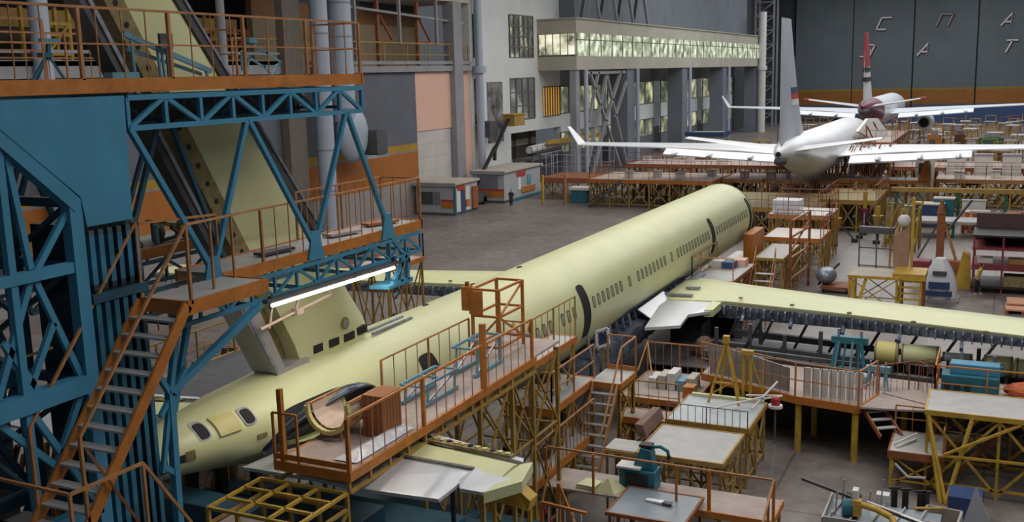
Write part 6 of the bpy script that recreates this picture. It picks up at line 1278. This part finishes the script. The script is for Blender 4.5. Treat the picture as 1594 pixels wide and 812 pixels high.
for i, (x, y, z) in enumerate(((1.9, 60.0, 0), (1.0, 59.0, 0))):
    t = thing('timber_pallet', ['large pinkish timber pallet on the floor at the right edge', 'small pinkish timber pallet tilted beside the larger one'][i], 'pallet', (x, y, 0)); w_ = 1.3 if i == 0 else .45
    box(t, 'top', PALLET, x - w_, x + w_, y - .8, y + .8, .32 if i == 0 else .2, .4 if i == 0 else .28); box(t, 'skid', RUST, x - w_, x - w_ + .15, y - .8, y + .8, 0, .32 if i == 0 else .2); box(t, 'skid', RUST, x + w_ - .15, x + w_, y - .8, y + .8, 0, .32 if i == 0 else .2)
# green framed long shelving
t = thing('green_rack', 'long green-posted shelf stand with ochre top beam, beyond the rust crane', 'rack', (-1, 88, 0))
for x in (-7.9, -3.1, .4, 4): bar(t, 'post', GREEN, (x, 91.3, 0), (x, 91.3, 2.6), .25); bar(t, 'post', GREEN, (x, 83.5, 0), (x, 83.5, 1.3), .2)
box(t, 'top_beam', OCHRE, -8.3, 6, 91.1, 91.6, 2.5, 2.85); box(t, 'shelf', GREY, -6, 6, 82.8, 85.5, 1.1, 1.3); box(t, 'lower_beam', OLIVE, -8, -3.1, 91.1, 91.5, .9, 1.1)
CL = [(-5.2, 89, 1.8, 1.6, 2.0, NAVY, 'navy container behind the green-posted shelf stand'), (-4.1, 90, 1.2, 1.2, 2.4, TEAL, 'blue-green container next to the navy one behind the green posts'), (-1.6, 88.3, 1.4, 1.3, 1.5, ORANGE, 'orange crate stack between the two green posts'), (-.3, 88.0, 1.0, 1.2, 1.1, PALLET, 'pinkish crate between the two green posts'),
      (2.6, 89.5, 1.2, 1, 1.0, WHITE_D, 'pale crate at the right of the green posts'), (-1.9, 90.3, 1.4, .8, 2.2, WHITE_D, 'white crate at the back between the green posts'), (-6.8, 90.2, .9, 1, 1.6, BEIGE, 'beige crate left of the navy container')]
for (x, y, a, b_, h, m, l) in CL:
    t = thing('crate', l, 'crate', (x, y, 0)); box(t, 'body', m, x - a / 1.6, x + a / 1.6, y - b_ / 2, y + b_ / 2, 0.12, h * .9); box(t, 'lid', BEIGE if m != WHITE_D else GREY, x - a / 1.5, x + a / 1.5, y - b_ / 1.9, y + b_ / 1.9, h * .9, h * .9 + .1); box(t, 'skid', RUST, x - a / 1.7, x + a / 1.7, y - b_ / 2.2, y + b_ / 2.2, 0, .12)

# repeated small equipment in the crowded far area: one of each kind is built, then copied
def stand_proto(name, lab, m, m2, loc):
    t = thing(name, lab, 'stand', loc); x, y = loc[0], loc[1]
    for dx in (-1, 1):
        for dy in (-.8, .8): bar(t, 'leg', m, (x + dx, y + dy, 0), (x + dx * .8, y + dy * .8, 2.0), .14)
    box(t, 'top', m2, x - 1.1, x + 1.1, y - .9, y + .9, 2.0, 2.15); bar(t, 'brace', m, (x - 1, y - .8, .3), (x + .9, y - .8, 1.9), .1); bar(t, 'tie_bar', m, (x - 1, y - .8, .5), (x + 1, y - .8, .5), .1)
    bar(t, 'post', m, (x + .9, y, 2.1), (x + .9, y, 3.2), .1); bar(t, 'post', m, (x - .9, y, 2.1), (x - .9, y, 3.2), .1); bar(t, 'rail', m, (x - .9, y, 3.2), (x + .9, y, 3.2), .1)
    return t
groups = [('yellow_work_stand', 'yellow work stand', YELLOW, PLY, 'yellow stands around the far airliners'),
          ('rust_work_stand', 'rust-brown work stand', RUST, BEIGE, 'rust stands around the far airliners'),
          ('pale_work_stand', 'white-topped work stand', OCHRE, WHITE_D, 'white-topped stands around the far airliners')]
random.seed(11)
spots = {0: [], 1: [], 2: []}
allp = []
tries = 0
while len(allp) < 84 and tries < 5000:
    tries += 1
    y = random.uniform(116, 215); xr = (-40 + (y - 110) * .05, 8)
    x = random.uniform(*xr)
    if -18.5 < x < -12 and y < 126 or -20.5 < x < -13.5 and 142 < y < 192: continue
    if x < -20 and y > 146 and x < -34: continue
    if -22 < x < -9.6 and 103 < y < 129: continue
    if 145 < y < 155 and x < -35: continue
    if any(abs(x - a) < 2.8 and abs(y - b_) < 2.6 for a, b_ in allp): continue
    if abs(x + 18.2) < 3.4 and 118 < y < 122: continue
    allp.append((x, y)); spots[len(allp) % 3].append((x, y))
for gi, (nm, lb, m, m2, gr) in enumerate(groups):
    p0 = stand_proto(nm, lb, m, m2, (spots[gi][0][0], spots[gi][0][1], 0)); p0['group'] = gr
    bands = lambda X_, Y_: ('left of the white airliner fuselage' if X_ < -18 else 'right of the white airliner fuselage') + (' on the near side' if Y_ < 140 else ' about level with the far airliner tail' if Y_ < 165 else ' by the far airliner wings' if Y_ < 192 else ' close to the far hangar doors')
    p0['group'] = gr + ', ' + bands(*spots[gi][0]); p0['label'] = lb + ', ' + bands(*spots[gi][0]); kids = list(p0.children) if p0.children else [o for o in COL.objects if o.parent == p0]
    for (x, y) in spots[gi][1:]:
        c = p0.copy(); COL.objects.link(c); c.location = (x, y, 0); c['label'] = lb + ', ' + bands(x, y); c['group'] = gr + ', ' + bands(x, y); c.rotation_euler = (0, 0, random.choice((0, .2, 1.57, -.3)))
        for k in kids: d = k.copy(); COL.objects.link(d); d.parent = c
# right of the far airliner: larger machinery
for i, (x, y, a, b_, h, m, l) in enumerate(((-1.5, 150, 3, 2, 3.2, GREEN, 'dark green machine at the right in front of the far airliner wing'), (-9, 158, 1.6, 1.2, 3.0, ORANGE, 'bright orange cabinet right of the far landing gear'), (-5.8, 165, 1.5, 1.2, 2.6, RUST, 'rust cabinet between the orange cabinet and green machine'),
        (-30, 176, 2.2, 2, 2.6, RED, 'red cabinet behind the white kiosk'), (-33.5, 137, 2.4, 1.4, 2.2, WHITE_D, 'white cabinet left of the white airliner stabilizer'), (-27, 165, 2.4, 1.4, 2.5, BLUE_L, 'pale blue cabinet between the two airliners'))):
    t = thing('machine_cabinet', l, 'cabinet', (x, y, 0)); box(t, 'body', m, x - a / 2, x + a / 2, y - b_ / 2, y + b_ / 2, .1, h); box(t, 'door', GREY_D, x - a / 3, x + a / 6, y - b_ / 2 - .05, y - b_ / 2, .4, h * .8); box(t, 'top_unit', CONC, x - a / 4, x + a / 3, y - b_ / 3, y + b_ / 3, h, h + .6)
    box(t, 'base', BLACK, x - a / 2, x + a / 2, y - b_ / 2, y + b_ / 2, 0, .1)
for i, (x, y, l) in enumerate(((-6.5, 103, 'white cabinet with dark screen under the right wing of the white airliner'), (-4.0, 107, 'white box unit second from the dark screen under the right wing'), (-1.6, 107, 'white box unit third from the dark screen under the right wing'), (.8, 107, 'white box unit at the right edge under the wing of the white airliner'))):
    t = thing('white_unit', l, 'unit', (x, y, 0)); box(t, 'body', WHITE_D, x - .8, x + .8, y - .6, y + .6, 0, 4.3); 
    if i == 0: box(t, 'screen', BLACK, x - .5, x + .5, y - .66, y - .6, 2.9, 3.9)
    box(t, 'top_rim', CONC, x - .85, x + .85, y - .65, y + .65, 4.3, 4.45)
t = thing('orange_fin_board', 'orange triangular board standing at the right end of the pale floored dock', 'board', (-5.9, 98.6, 0)); MB().prism([(-6.7, 97, 2.8), (-5.6, 97, 2.8), (-5.8, 97, 4.9), (-6.1, 97, 4.9)], (0, .2, 0)).build('board', ORANGE, t); bar(t, 'post', ORANGE, (-5.7, 97.1, 0), (-5.7, 97.1, 2.9), .15)
tag(MB().tube((-12.6, 103.6, 3.2), (-12.4, 103.6, 6.2), .3, 10).build('dark_post', mat('dark_brown_post', (.08, .05, .04), .7), None, True), 'dark brown post between the stabilizer and right wing of the white airliner', 'post')
tag(MB().box(-34, 6, 246, 247, 0, 3.4).build('blue_barrier', NAVY, None), 'long low navy barrier along the foot of the far hangar doors', 'barrier')

def jumble(name, label, cat, x0, x1, y0, y1, z0, z1, n, mats, r=.07, seed=3, part='pole'):
    rd = random.Random(seed); t = thing(name, label, cat, ((x0 + x1) / 2, (y0 + y1) / 2, z0))
    for k in range(n):
        m = rd.choice(mats); x = rd.uniform(x0, x1); y = rd.uniform(y0, y1); kind = rd.random()
        if kind < .35: p, q = (x, y, z0), (x, y, rd.uniform(z0 + (z1 - z0) * .6, z1))
        elif kind < .75: p, q = (x, y, z0 + .02), (min(x1, x + rd.uniform(.6, 1.6)), y + rd.uniform(-.6, .6), z1 - rd.uniform(0, .4))
        else: z = rd.uniform(z0 + .3, z1); p, q = (x, y, z), (min(x1, x + rd.uniform(.8, 2.2)), y, z)
        bar(t, part, m, p, q, r * rd.uniform(.8, 1.7))
    return t
DK = mat('dark_brown_steel', (.10, .055, .03), .7, 0, .3, 3)
jumble('pole_thicket', 'dark brown thicket of scaffold poles under the tail dock of the white airliner', 'scaffolding', -20.5, -9, 90.8, 97, 0, 3.0, 95, (DK, OCHRE, RUST, DK, GREY_D), .1, 3)
jumble('pole_thicket', 'rust thicket of scaffold poles right of the white airliner tail cone', 'scaffolding', -14.2, -9.2, 98.2, 103.5, 2.85, 6.0, 60, (RUST, DK, OCHRE, SILVER_D, RUST), .08, 5)
jumble('pole_thicket', 'brown thicket of poles below the left wing of the white airliner', 'scaffolding', -34, -20, 95, 101, 0, 2.6, 80, (DK, RUST, OCHRE, DK), .09, 8)
jumble('pole_thicket', 'yellow thicket of poles behind the sheet screen on the yellow table', 'scaffolding', -7.6, -5.0, 76, 80, 0, 3.4, 40, (OCHRE, YELLOW, OLIVE), .08, 9)
jumble('bar_heap', 'heap of orange and pink bars between the green rack posts', 'heap', -2.8, 3.6, 85.7, 87.0, 0, 1.7, 60, (ORANGE2, PALLET, RUST, WHITE_D), .11, 10, 'bar')
jumble('pole_thicket', 'rust thicket of poles under the far right dock of the white airliner', 'scaffolding', -5, 8, 100.8, 106, 0, 2.3, 70, (RUST, OCHRE, DK, YELLOW), .09, 12)
# small crates standing about on the long docks
jumble('parts_heap', 'dark and yellow-green heap of parts on the far half of the lower dock deck', 'heap', -17.7, -16.9, 14.5, 21.4, 9.47, 9.95, 45, (PRIMER2, GREY_D, BLUE_L, DK, OLIVE), .06, 21, 'piece')
jumble('pole_thicket', 'brown and yellow thicket of poles beyond the tail, seen under the blue dock', 'scaffolding', -24.5, -20.9, 14, 26, 0.0, 4.6, 80, (DK, OCHRE, YELLOW, RUST, DK), .09, 22)
jumble('parts_heap', 'blue, grey and orange heap of parts under the trailing edge of the left wing', 'heap', -24.6, -19.2, 30, 37, 1.62, 2.9, 80, (BLUE_D, STRUCT, RUST, GREY_D, SILVER_D, TEAL), .12, 23, 'piece')
pc = thing('tool_crate', 'small pale crate standing on the long orange docks behind the fuselage', 'crate', (-33, 96, 2.7), 'small crates on the long docks')
box(pc, 'body', WHITE_D, -33.4, -32.6, 95.7, 96.3, 2.72, 3.3); box(pc, 'lid', GREY, -33.45, -32.55, 95.65, 96.35, 3.3, 3.37)
kd = [o for o in COL.objects if o.parent == pc]
for x, y, z in ((-30.5, 97, 2.7), (-27.8, 95.6, 2.7), (-25.6, 99, 2.7), (-22.4, 99, 2.6), (-19.8, 98.6, 2.6), (-34.5, 106, 3.3), (-30, 107, 3.3), (-26.4, 105.6, 3.3), (-22, 108, 3.3), (-3.5, 102, 2.6), (-.5, 103, 2.6), (2.6, 102.2, 2.6)):
    c = pc.copy(); COL.objects.link(c); c.location = (x, y, z)
    for k in kd: d = k.copy(); COL.objects.link(d); d.parent = c
